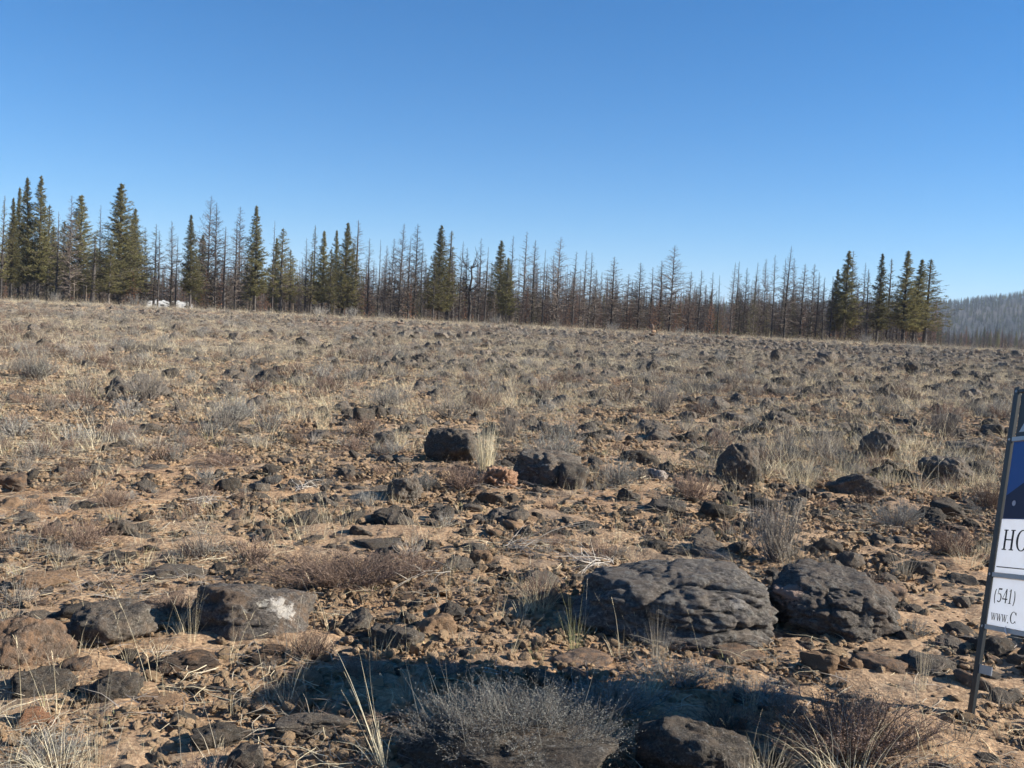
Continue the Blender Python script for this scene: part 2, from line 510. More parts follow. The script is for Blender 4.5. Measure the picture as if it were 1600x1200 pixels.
def live_tree(kind):
    h = 12.0
    g, pts = trunk_geo(h, R(0.10, 0.14))
    b = Geo(); c = Geo()
    # (limbs, width, lowest, clump count, clump size)
    n, lw, lo, cl = {'dense': (480, 1.9, 0.12, 9), 'slim': (360, 1.3, 0.18, 8), 'open': (190, 1.75, 0.2, 7), 'sparse': (200, 1.1, 0.20, 3), 'young': (130, 2.6, 0.05, 6)}[kind]
    gapa = R(0, 6.28)
    for i in range(n):
        t = lo + (0.985 - lo) * ((i + R(0, 1)) / n)
        p = at(pts, t); a = R(0, 6.28)
        prof = min(1.0, ((1 - t) * 1.5) ** 0.9 + 0.015) * min(1, 0.6 + (t - lo) * 4)
        l = lw * prof * (R(0.6, 1.05) if R(0, 1) < .9 else R(1.05, 1.3)) * (0.88 + 0.12 * math.sin(t * 23 + 2.2 * a + gapa) + 0.16 * math.cos(a - gapa - t * 3))
        d = Vector((math.cos(a), math.sin(a), R(-0.2, 0.25) + 0.55 * t)).normalized()
        lp = limb(b, p, d, l, 0.03 * (1.3 - t), 2, 0, 0.10)
        if kind == 'sparse' and R(0, 1) < 0.4: continue
        for k in range(cl):
            u = R(0.18, 1.08)
            q = at(lp, min(1, u)) + rv() * (0.04 + 0.1 * (1 - t))
            s_ = R(0.13, 0.27) * (0.35 + 0.8 * (1 - t))
            ddir = ((lp[-1] - lp[-2]).normalized() + Vector((0, 0, 0.5))).normalized()
            for z in range(9):
                nd = (ddir * 0.75 + rv()).normalized(); sd_ = nd.cross(rv()).normalized()
                q0 = q + rv() * s_ * 0.3
                c.tri(q0 - sd_ * s_ * 0.085, q0 + sd_ * s_ * 0.085, q0 + nd * s_ * R(0.7, 1.3))
    for i in range(22):   # dead lower limbs
        t = R(0.06, lo + 0.08); p = at(pts, t); a = R(0, 6.28)
        limb(b, p, Vector((math.cos(a), math.sin(a), R(-.3, .2))).normalized(), lw * R(0.3, 0.7), 0.022, 4, 0, -0.05)
    return g, b, c

# ------------------------------------------------------------------ scatter as one 'stuff' object
variant_cols = {}
def variant_collection(key, meshes):
    col = bpy.data.collections.new(key + '_shapes')
    for me in meshes:
        o = bpy.data.objects.new(key + '_shape', me); col.objects.link(o)
    variant_cols[key] = col
    return col

def scatter(name, col, nvar, P, rot, scl, label, cat):
    n = len(P)
    me = bpy.data.meshes.new(name); me.vertices.add(n); me.vertices.foreach_set('co', np.asarray(P, np.float32).ravel())
    a = me.attributes.new('rot', 'FLOAT_VECTOR', 'POINT'); a.data.foreach_set('vector', np.asarray(rot, np.float32).ravel())
    a = me.attributes.new('scl', 'FLOAT_VECTOR', 'POINT'); a.data.foreach_set('vector', np.asarray(scl, np.float32).ravel())
    a = me.attributes.new('vid', 'INT', 'POINT'); a.data.foreach_set('value', rng.integers(0, nvar, n).astype(np.int32))
    me.update()
    o = bpy.data.objects.new(name, me); C.objects.link(o)
    ng = bpy.data.node_groups.new(name, 'GeometryNodeTree')
    ng.interface.new_socket('Geometry', in_out='INPUT', socket_type='NodeSocketGeometry')
    ng.interface.new_socket('Geometry', in_out='OUTPUT', socket_type='NodeSocketGeometry')
    gi = ng.nodes.new('NodeGroupInput'); go = ng.nodes.new('NodeGroupOutput')
    ip = ng.nodes.new('GeometryNodeInstanceOnPoints'); ci = ng.nodes.new('GeometryNodeCollectionInfo')
    ci.inputs['Collection'].default_value = col; ci.inputs['Separate Children'].default_value = True; ci.inputs['Reset Children'].default_value = True
    ip.inputs['Pick Instance'].default_value = True
    def attr(nm, t):
        x = ng.nodes.new('GeometryNodeInputNamedAttribute'); x.data_type = t; x.inputs['Name'].default_value = nm; return x.outputs['Attribute']
    ng.links.new(gi.outputs[0], ip.inputs['Points']); ng.links.new(ci.outputs[0], ip.inputs['Instance'])
    ng.links.new(attr('vid', 'INT'), ip.inputs['Instance Index'])
    ng.links.new(attr('rot', 'FLOAT_VECTOR'), ip.inputs['Rotation']); ng.links.new(attr('scl', 'FLOAT_VECTOR'), ip.inputs['Scale'])
    ng.links.new(ip.outputs[0], go.inputs[0])
    md = o.modifiers.new('scatter', 'NODES'); md.node_group = ng
    return tag(o, label, cat, None, 'stuff')

# ------------------------------------------------------------------ the ground
def build_ground():
    rs = [0.0, 0.6, 1.2, 1.8]
    r = 2.2
    while r < 6500:
        rs.append(r)
        if r < 2.8: r += 0.06
        elif r < 110: r += max(0.016, 0.0048 * r)
        else: r *= 1.09
    rs = np.array(rs)
    az = list(np.linspace(-0.63, 0.63, 540))
    az += list(np.linspace(0.66, 2 * math.pi - 0.66, 110))
    az = np.array(az); na = len(az); nr = len(rs)
    A, RR = np.meshgrid(az, rs)
    X = RR * np.sin(A); Y = RR * np.cos(A)
    Z = ground(X, Y)
    fade = np.clip(1 - (RR - 12) / 40, 0.15, 1)
    Z = Z + fade * (0.020 * fbm(X / 0.55, Y / 0.55, None, 2, 21) + 0.017 * fbm(X / 0.16, Y / 0.16, None, 2, 31))
    cl = vnoise(X / 0.045, Y / 0.045, seed=41)
    Z = Z + 0.007 * np.clip(cl, -0.2, 1) * np.clip(1 - (RR - 5) / 8, 0, 1)
    V = np.stack([X, Y, Z], -1).reshape(-1, 3)
    i = np.arange(nr - 1)[:, None]; j = np.arange(na)[None, :]; j2 = (j + 1) % na
    F = np.stack([(i * na + j), (i * na + j2), ((i + 1) * na + j2), ((i + 1) * na + j)], -1).reshape(-1, 4)[:, ::-1]
    me = bpy.data.meshes.new('ground')
    me.vertices.add(len(V)); me.vertices.foreach_set('co', V.astype(np.float32).ravel())
    me.loops.add(F.size); me.loops.foreach_set('vertex_index', F.astype(np.int32).ravel())
    me.polygons.add(len(F)); me.polygons.foreach_set('loop_start', (np.arange(len(F)) * 4).astype(np.int32))
    me.update(calc_edges=True); me.validate()
    o = link('ground', me, None, M['soil'])
    tag(o, 'stony orange tan soil of the open field', None, None, 'structure')
build_ground()

def hill_profile(px):   # height in metres above eye at 1500 m
    pts = [(600, 0), (900, 26), (1150, 48), (1380, 60), (1480, 65), (1590, 79), (1800, 100), (2300, 90), (3200, 40)]
    return 0.9 * np.interp(px, [p[0] for p in pts], [p[1] for p in pts])

def build_hill():
    m, nt, b = mat('burnt_hillside')
    co = nt.nodes.new('ShaderNodeNewGeometry').outputs['Position']
    f = noise(nt, co, 0.012, 6, 0.6); f2 = noise(nt, co, 0.09, 5, 0.7)
    col = ramp(nt, f, [(0.35, (0.055, 0.050, 0.040)), (0.52, (0.10, 0.082, 0.065)), (0.68, (0.15, 0.115, 0.085))])
    col = mixc(nt, ramp(nt, f2, [(0.62, 0.0), (0.70, 0.6)]), col, (0.2, 0.17, 0.14))
    L(nt, col, b.inputs['Base Color'])
    pxs = np.linspace(650, 3200, 260); nd = 60
    V = []; 
    for d in np.linspace(0, 1, nd):
        a = (pxs - 800) / FPX
        dist = 900 + 1500 * d
        prof = np.sin(np.clip(d / 0.42, 0, 1) * math.pi / 2) ** 1.3 if d < 0.42 else 1 - 0.3 * (d - 0.42)
        h = hill_profile(pxs) * 1.0 * prof * (dist / 1500 if d > 0.4 else 1)
        az = np.arctan(a)
        x = np.sin(az) * dist; y = np.cos(az) * dist
        h = h * (1 + 0.10 * fbm(x / 260, y / 260, None, 4, 77)) - 6 * (1 - prof)
        V.append(np.stack([x, y, h + 0.5], -1))
    V = np.array(V).reshape(-1, 3); na = len(pxs)
    F = [(i * na + j, i * na + j + 1, (i + 1) * na + j + 1, (i + 1) * na + j) for i in range(nd - 1) for j in range(na - 1)]
    me = bpy.data.meshes.new('hill'); me.from_pydata(V.tolist(), [], F)
    o = link('hill', me, None, m); tag(o, 'burnt forested hill rising far off at the right', None, None, 'structure')
    return V
hillV = build_hill()

# ------------------------------------------------------------------ tree shapes
dead_shapes = []; live_shapes = {}
for kind, k in (('bare', 3), ('twiggy', 3), ('spar', 2), ('wide', 2)):
    for i in range(k):
        g, b = dead_tree(kind)
        dead_shapes.append((kind, g.mesh('trunk', [M['bark']]), b.mesh('branches', [M['dead_twig']])))
for kind, k in (('dense', 3), ('slim', 4), ('open', 2), ('sparse', 2), ('young', 2)):
    live_shapes[kind] = []
    for i in range(k):
        g, b, c = live_tree(kind)
        live_shapes[kind].append((g.mesh('trunk', [M['bark']]), b.mesh('branches', [M['dead_twig']]), c.mesh('crown', [M['needle']])))
for k in ('young', 'sparse'):
    for suffix, mm in (('_brown', 'needle_brown'), ('_dark', 'needle_dark')):
        live_shapes[k + suffix] = []
        for (a, b, c) in live_shapes[k]:
            c2 = c.copy(); c2.materials.clear(); c2.materials.append(M[mm]); live_shapes[k + suffix].append((a, b, c2))

tree_protos = {}
tree_items = []      # (tree object, px of top, kind words)
def place_tree(kind, px, py, dist, wpx=None, lean=None):
    """top of the tree at pixel (px, py), trunk at distance dist"""
    d = ray(px, py); k = dist / math.hypot(d.x, d.y); p = CAM + d * k
    z0 = gz(p.x, p.y); H = p.z - z0
    return make_tree(kind, (p.x, p.y, z0), H, wpx * dist / FPX if wpx else None, px, lean)

def make_tree(kind, loc, H, width=None, px=0, lean=None):
    if kind in ('bare', 'twiggy', 'spar', 'wide'):
        opts = [i for i, s in enumerate(dead_shapes) if s[0] == kind]; si = random.choice(opts)
        parts = [('trunk', dead_shapes[si][1]), ('branches', dead_shapes[si][2])]
        nat = {'bare': 1.6, 'twiggy': 2.2, 'spar': 1.2, 'wide': 3.2}[kind]; name = 'dead_pine'
    else:
        si = random.randrange(len(live_shapes[kind])); s = live_shapes[kind][si]
        parts = [('trunk', s[0]), ('branches', s[1]), ('crown', s[2])]
        nat = {'dense': 3.9, 'slim': 2.7, 'open': 3.6, 'sparse': 2.3, 'young': 5.0}[kind.split('_')[0]]
        name = 'young_conifer' if kind.startswith('young') else 'pine_tree'
    key = (kind, si)
    if key not in tree_protos:
        t = empty(name)
        for n_, me in parts:
            q_ = link(n_, me, t)
            if n_ == 'branches': q_['kind'] = 'stuff'
        tree_protos[key] = t
    else: t = copy_tree(tree_protos[key]); 
    t.location = loc
    sz = H / 12.0; sx = (width / nat) if width else sz * R(1.1, 1.6)
    t.scale = (sx, sx * R(0.9, 1.1), sz)
    t.rotation_euler = (lean[1] if lean else R(-.012, .012), lean[0] if lean else R(-.015, .015), R(0, 6.28))
    tree_items.append([t, px, kind])
    return t

D = lambda a=97, b=128: R(a, b)
listed = [
 (4, 305, 'sparse', 20), (20, 308, 'slim', 20), (32, 292, 'slim', 26), (46, 276, 'slim', 28), (62, 273, 'slim', 30), (76, 319, 'open', 42), (90, 330, 'bare', 16),
 (112, 305, 'twiggy', 20), (128, 303, 'dense', 46), (160, 320, 'bare', 14), (190, 285, 'dense', 64), (213, 325, 'dense', 34), (228, 355, 'twiggy', 18), (243, 350, 'bare', 20),
 (249, 360, 'bare', 16), (270, 345, 'twiggy', 20), (277, 368, 'spar', 12), (301, 335, 'slim', 26), (320, 366, 'dense', 30), (330, 306, 'wide', 34), (341, 316, 'twiggy', 24),
 (354, 354, 'bare', 22), (378, 322, 'twiggy', 22), (371, 342, 'bare', 16), (403, 320, 'slim', 30), (430, 345, 'spar', 14), (443, 356, 'open', 46), (432, 371, 'slim', 22), (480, 372, 'bare', 16),
 (494, 352, 'sparse', 24), (508, 360, 'slim', 26), (527, 359, 'slim', 22), (540, 347, 'dense', 36), (558, 344, 'bare', 26), (578, 372, 'bare', 18), (594, 374, 'spar', 12),
 (604, 383, 'twiggy', 16), (616, 372, 'twiggy', 18), (629, 349, 'twiggy', 22), (643, 368, 'bare', 16), (653, 350, 'twiggy', 26), (664, 380, 'spar', 14), (691, 351, 'dense', 42), (704, 360, 'sparse', 36),
 (723, 377, 'bare', 16), (732, 387, 'twiggy', 18), (752, 372, 'bare', 18), (762, 386, 'spar', 14), (787, 375, 'slim', 32), (803, 368, 'bare', 16), (823, 362, 'bare', 20), (838, 375, 'twiggy', 22), (853, 390, 'spar', 14),
 (876, 370, 'wide', 32), (868, 398, 'twiggy', 22), (900, 393, 'bare', 18), (917, 391, 'bare', 16), (924, 394, 'bare', 18), (909, 420, 'twiggy', 18), (933, 421, 'twiggy', 18), (961, 401, 'twiggy', 30),
 (983, 428, 'twiggy', 28), (1002, 410, 'twiggy', 26), (1020, 417, 'bare', 20), (1034, 407, 'twiggy', 28), (1053, 383, 'wide', 40), (1080, 424, 'twiggy', 20), (1095, 422, 'bare', 18), (1115, 425, 'bare', 14),
 (1126, 430, 'spar', 12), (1148, 410, 'bare', 16), (1156, 408, 'bare', 14), (1168, 418, 'twiggy', 16), (1183, 410, 'bare', 14), (1199, 404, 'twiggy', 18), (1213, 398, 'bare', 16), (1226, 403, 'bare', 14),
 (1234, 384, 'bare', 20), (1246, 403, 'twiggy', 18), (1257, 412, 'twiggy', 24), (1273, 412, 'twiggy', 20), (1280, 425, 'bare', 14), (1291, 433, 'bare', 14), (1302, 431, 'bare', 12), (1328, 391, 'slim', 36),
 (1311, 420, 'slim', 24), (1337, 391, 'twiggy', 22), (1352, 410, 'bare', 16), (1361, 420, 'sparse', 20), (1379, 395, 'slim', 26), (1394, 404, 'sparse', 22), (1421, 391, 'slim', 36), (1436, 404, 'slim', 32), (1453, 404, 'open', 54),
 (100, 345, 'open', 34), (18, 345, 'open', 34), (86, 352, 'slim', 26), (146, 368, 'sparse', 30), (171, 372, 'open', 32), (205, 350, 'open', 40), (307, 392, 'open', 26), (456, 390, 'open', 32), (394, 378, 'open', 30), (517, 388, 'open', 30), (551, 378, 'open', 32), (681, 392, 'open', 32), (712, 388, 'sparse', 38), (796, 402, 'slim', 26), (488, 392, 'open', 30)]
tree_land = {}
for (px, py, kind, w) in listed:
    t = place_tree(kind, px, py, D(), w * (1.6 if kind in ('bare', 'twiggy', 'spar', 'wide') else 1.9))
    tree_land[px] = t
# lower dead trees filling the rows behind
env_x = [0, 100, 200, 300, 450, 600, 700, 800, 900, 1000, 1100, 1200, 1250, 1300, 1400, 1470]
env_y = [330, 350, 375, 385, 395, 400, 395, 395, 410, 435, 440, 425, 420, 435, 440, 470]
def base_y(px): return 468 + 0.05 * px
n_fill = 0
for i in range(215):
    px = R(-20, 1462); py = np.interp(px, env_x, env_y) + abs(random.gauss(0, 1)) * 22 + 2
    if 222 < px < 306 and R(0, 1) < 0.65: continue
    place_tree(random.choice(['bare', 'twiggy', 'twiggy', 'spar']), px, min(py, base_y(px) - 45), R(125, 175), None)
for i in range(135):
    px = R(-10, 1475); hpx = R(28, 70)
    if 224 < px < 306: continue
    if px < 850: k = random.choice(['young_brown', 'sparse_brown', 'twiggy', 'young_dark', 'twiggy', 'sparse'])
    elif px < 1130: k = random.choice(['young_brown', 'sparse_brown', 'young_brown', 'twiggy', 'young_dark'])
    else: k = random.choice(['young_brown', 'young', 'young_dark', 'young', 'sparse', 'twiggy'])
    place_tree(k, px, base_y(px) - hpx, R(104, 150), hpx * R(0.35, 0.5) if 'young' in k else None)
for (px, py, w, k) in ((1085, 450, 22, 'young_brown'), (1112, 470, 26, 'young_brown'), (1180, 455, 30, 'young'), (1240, 470, 30, 'young'), (1265, 472, 24, 'young'), (1415, 490, 18, 'young_brown'),
                    (208, 425, 38, 'young_brown'), (912, 475, 14, 'young'), (1325, 468, 30, 'young'), (985, 480, 30, 'young_brown')):
    place_tree(k, px, py, R(104, 118), w)

# gnarled dark snag with heavy curved limbs
def snag():
    d = ray(736, 415); dist = 104; k = dist / math.hypot(d.x, d.y); p = CAM + d * k; z0 = gz(p.x, p.y); H = p.z - z0
    t = empty('gnarled_snag', (p.x, p.y, z0))
    g = Geo(); pts = [Vector((0, 0, -.2)), Vector((.1, 0, H * .3)), Vector((-.05, 0, H * .55)), Vector((.15, .1, H * .8)), Vector((0, 0, H))]
    g.tube(pts, 0.2, 0.06, 8); link('trunk', g.mesh('trunk', [M['bark']]), t)
    b = Geo()
    for i in range(16):
        tt = R(0.4, 0.97); a = R(0, 6.28); l = R(1.2, 2.6)
        limb(b, at(pts, tt), Vector((math.cos(a), math.sin(a) * .6, R(0, .6))).normalized(), l, 0.055, 9, 0, 0.16, 4)
    link('branches', b.mesh('branches', [M['bark']]), t)
    tree_items.append([t, 736, 'snag'])
snag()
# trunks at the wood's edge, sunlight on them put into the pale colour
for px in (149, 171, 131, 135, 438, 459, 333, 116):
    d = ray(px, 455 + 0.05 * px - 14); dist = R(100, 112); k = dist / math.hypot(d.x, d.y); p = CAM + d * k; z0 = gz(p.x, p.y); H = p.z - z0 + R(-.3, .6)
    g = Geo(); g.tube([Vector((0, 0, -.2)), Vector((R(-.05, .05), 0, H * .5)), Vector((R(-.1, .1), 0, H))], 0.05, 0.03, 6)
    o = link('sunlit_trunk_pole', g.mesh('sunlit_trunk_pole', [M['sunlit_bark']])); o.location = (p.x, p.y, z0)
    tree_items.append([o, px, 'pole'])

# distant woods as a mass
dist_meshes = []
def join_geo(parts, name):
    vs = []; fs = []; ms = []; mats = []; off = 0
    for me in parts:
        mi = len(mats); mats.append(me.materials[0])
        vs += [tuple(v.co) for v in me.vertices]; fs += [tuple(v + off for v in p.vertices) for p in me.polygons]; ms += [mi] * len(me.polygons); off = len(vs)
    me = bpy.data.meshes.new(name); me.from_pydata(vs, [], fs)
    for m in mats: me.materials.append(m)
    me.polygons.foreach_set('material_index', ms); me.update(); return me
pool = [s for s in dead_shapes if s[0] in ('bare', 'twiggy')][:5]
for s in pool: dist_meshes.append(join_geo([s[1], s[2]], 'far_dead_tree'))
for k in ('slim', 'young_brown', 'young_dark', 'sparse_brown'):
    s = live_shapes[k][0]; dist_meshes.append(join_geo([s[0], s[2]], 'far_conifer'))
wcol = variant_collection('far_tree', dist_meshes)
def woods(n, r0, r1, h0, h1, a0=-0.62, a1=0.62, keep=None):
    P = []; S = []; Rt = []
    for i in range(n):
        a = R(a0, a1); r = math.sqrt(R(r0 * r0, r1 * r1)); x, y = math.sin(a) * r, math.cos(a) * r
        z = gz(x, y)
        px, py, _ = project((x, y, z))
        if keep and not keep(px, r): continue
        h = R(h0, h1) * (0.55 if px > 1465 else 1) / 12.0 * (0.75 + 0.5 * random.random() ** 2); P.append((x, y, z)); S.append((h * R(.8, 1.5), h * R(.8, 1.5), h)); Rt.append((0, 0, R(0, 6.28)))
    return P, Rt, S
P, Rt, S = woods(4400, 160, 340, 5, 9.5, keep=lambda px, r: (px < 222 or px > 307) and px < 1440 + 0)
P2, R2, S2 = woods(6500, 345, 520, 10, 15, -0.75, 0.75)
P += P2; Rt += R2; S += S2
scatter('burnt_woods', wcol, len(dist_meshes), P, Rt, S, 'burnt pine woods massed behind the front row of trees', 'woods')
# trees on the hill
hcol = variant_collection('hill_tree', [dist_meshes[7], dist_meshes[3], dist_meshes[5]])
hp = []; hs = []; hr = []
vis = hillV.reshape(60, 260, 3)
for i in range(11000):
    a = int(R(0, 28)); b_ = random.randrange(0, 150)
    f, g_ = R(0, 1), R(0, 1)
    p = vis[a, b_] * (1 - f) * (1 - g_) + vis[a + 1, b_] * f * (1 - g_) + vis[a, b_ + 1] * (1 - f) * g_ + vis[a + 1, b_ + 1] * f * g_
    if p[2] < -2: continue
    h = R(5, 11) / 12; hp.append(tuple(p)); hs.append((h * 1.8, h * 1.8, h)); hr.append((0, 0, R(0, 6.28)))
scatter('hillside_woods', hcol, 3, hp, hr, hs, 'thin burnt woods covering the far hill', 'woods')

# ------------------------------------------------------------------ camper vehicles parked far off among the trees
white = plain('white_camper_paint', (0.60, 0.60, 0.58), 0.35, 0, 0.4)
glass = plain('dark_window_glass', (0.03, 0.035, 0.04), 0.1, 0, 0.5)
rubber = plain('tyre_rubber', (0.02, 0.02, 0.02), 0.9)
grey = plain('grey_trim', (0.35, 0.36, 0.37), 0.5)
def prism(prof, w, name, m):       # profile in x-z, width along y
    n = len(prof); v = [(x, -w / 2, z) for x, z in prof] + [(x, w / 2, z) for x, z in prof]
    f = [tuple(range(n)), tuple(range(2 * n - 1, n - 1, -1))] + [((i + 1) % n, i, n + i, n + (i + 1) % n) for i in range(n)]
    me = bpy.data.meshes.new(name); me.from_pydata(v, [], f); me.materials.append(m)
    bm = bmesh.new(); bm.from_mesh(me); bmesh.ops.recalc_face_normals(bm, faces=bm.faces); bmesh.ops.bevel(bm, geom=list(bm.edges), offset=0.05, segments=2, affect='EDGES'); bm.to_mesh(me); bm.free()
    return me
def boxme(name, lo, hi, m):
    g = Geo(); g.box(lo, hi); return g.mesh(name, [m])
def wheel(t, x, y, r=0.36):
    g = Geo(); g.tube([Vector((x, y - .12, r)), Vector((x, y + .12, r))], r, r, 18)
    for s_ in (-1, 1):
        b = len(g.v); g.v.append((x, y + s_ * .12, r))
        for k in range(18):
            a = 2 * math.pi * k / 18; g.v.append((x + r * math.cos(a), y + s_ * .12, r + r * math.sin(a)))
        for k in range(18): g.f.append((b, b + 1 + k, b + 1 + (k + 1) % 18)); g.m.append(0)
    link('wheel', g.mesh('wheel', [rubber]), t, None, False)
def rv_at(px0, px1, top, dist, kind):
    pc = (px0 + px1) / 2; d = ray(pc, top); k = dist / math.hypot(d.x, d.y); p = CAM + d * k; z0 = gz(p.x, p.y)
    Ln = (px1 - px0) / FPX * dist; H = p.z - z0
    az = math.atan2(p.x, p.y)
    t = empty('camper', (p.x, p.y, z0), -az)
    h = Ln / 2
    if kind == 'trailer':
        prof = [(-h, .5), (-h - .0, H - 1.1), (-h + .5, H - .25), (-h + 1.1, H), (h - .3, H), (h, H - .4), (h, .5)]
    else:
        prof = [(-h, .5), (-h, H - .35), (-h + .3, H), (h - 1.9, H), (h - .5, H - .5), (h + .1, H - 1.1), (h - .25, H - 1.7), (h - .5, .5)]
    link('body', prism(prof, 2.4, 'body', white), t, None, False)
    for x, w, zz in ([(-1.2, 1.1, H - 1.3), (1.2, 1.2, H - 1.35)] if kind == 'trailer' else [(-h + 1.3, 1.3, H - 1.45), (h - 2.1, 1.5, H - 1.55)]):
        link('window', boxme('window', (x - w / 2, -1.23, zz - .32), (x + w / 2, -1.203, zz + .32), glass), t, None, False)
    link('door', boxme('door', (0.0, -1.225, .6), (.62, -1.203, 2.2), grey), t, None, False)
    for x in ((-.4, h * .45) if kind == 'trailer' else (-h * .3,)):
        link('roof_unit', boxme('roof_unit', (x - .45, -.35, H - .01), (x + .45, .35, H + .3), white), t, None, False)
    for x in (-.9, .0) if kind == 'trailer' else (-h + 1.4, h - 1.4):
        wheel(t, x, -1.05); wheel(t, x, 1.05)
    return t
t = rv_at(231, 264, 470, 332, 'trailer'); tag(t, 'white camper trailer with roof units, left of the two parked campers', 'camper', 'campers parked among the trees')
t = rv_at(267, 301, 471.5, 336, 'coach'); tag(t, 'white camper with pointed nose and dark windows, right of the pair', 'camper', 'campers parked among the trees')

# ------------------------------------------------------------------ rocks
RK = {}
for i in range(9): RK['v%d' % i] = rock_mesh('rock', 100 + i, 3 if i > 5 else 4, R(0.6, 0.95), random.choice([6, 8, 11]), 0.13, 0.045, M['basalt'])
for k_, me_ in RK.items():
    if k_ in ('v1', 'v3', 'v5', 'v6', 'v7', 'v8'): me_.polygons.foreach_set('use_smooth', [False] * len(me_.polygons))
for i in range(4): RK['w%d' % i] = rock_mesh('rock', 140 + i, 3, R(0.45, 0.7), 8, 0.13, 0.03, M['basalt_warm'])
for i in range(4): RK['t%d' % i] = rock_mesh('rock', 160 + i, 3, R(0.5, 0.7), 9, 0.10, 0.03, M['tan_stone'])
placed = []      # (x, y, radius)
items = []       # things to be labelled automatically: [obj, desc, cat, group]
landmarks = []   # (px, py, phrase)
def put_rock(name, me, px, by, w, h, depth=0.8, rz=None, sink=0.22, tilt=(0, 0)):
    """base centre at pixel (px, by); w, h = visible size in pixels; mesh is 2 wide, and 'flat'*2 high"""
    p = G(px, by); dist = project(p)[2]
    W = w / FPX * dist; Hh = h / FPX * dist
    zs = max(abs(v.co.z) for v in me.vertices)
    o = bpy.data.objects.new(name, me); C.objects.link(o)
    # visible height = top above ground + part of the depth seen from above
    el = math.atan2(1.6 - p.z, dist)
    rx = W / 2; ry = rx * depth
    top = max(0.25 * Hh, (Hh - ry * 1.3 * math.sin(el)) / math.cos(el))
    top = min(top, 1.3 * Hh)
    half = top / (1 - sink * 0.5) / 2 / (1 - sink)
    o.scale = (rx, ry, half / zs)
    o.location = (p.x * (1 + ry / max(dist, 1) * .9), p.y + ry * 0.9, gz(p.x, p.y + ry * .9) + top - half)
    a = math.atan2(p.x, p.y)
    o.rotation_euler = (tilt[0], tilt[1], (-a if rz is None else rz))
    placed.append((o.location.x, o.location.y, max(rx, ry)))
    return o

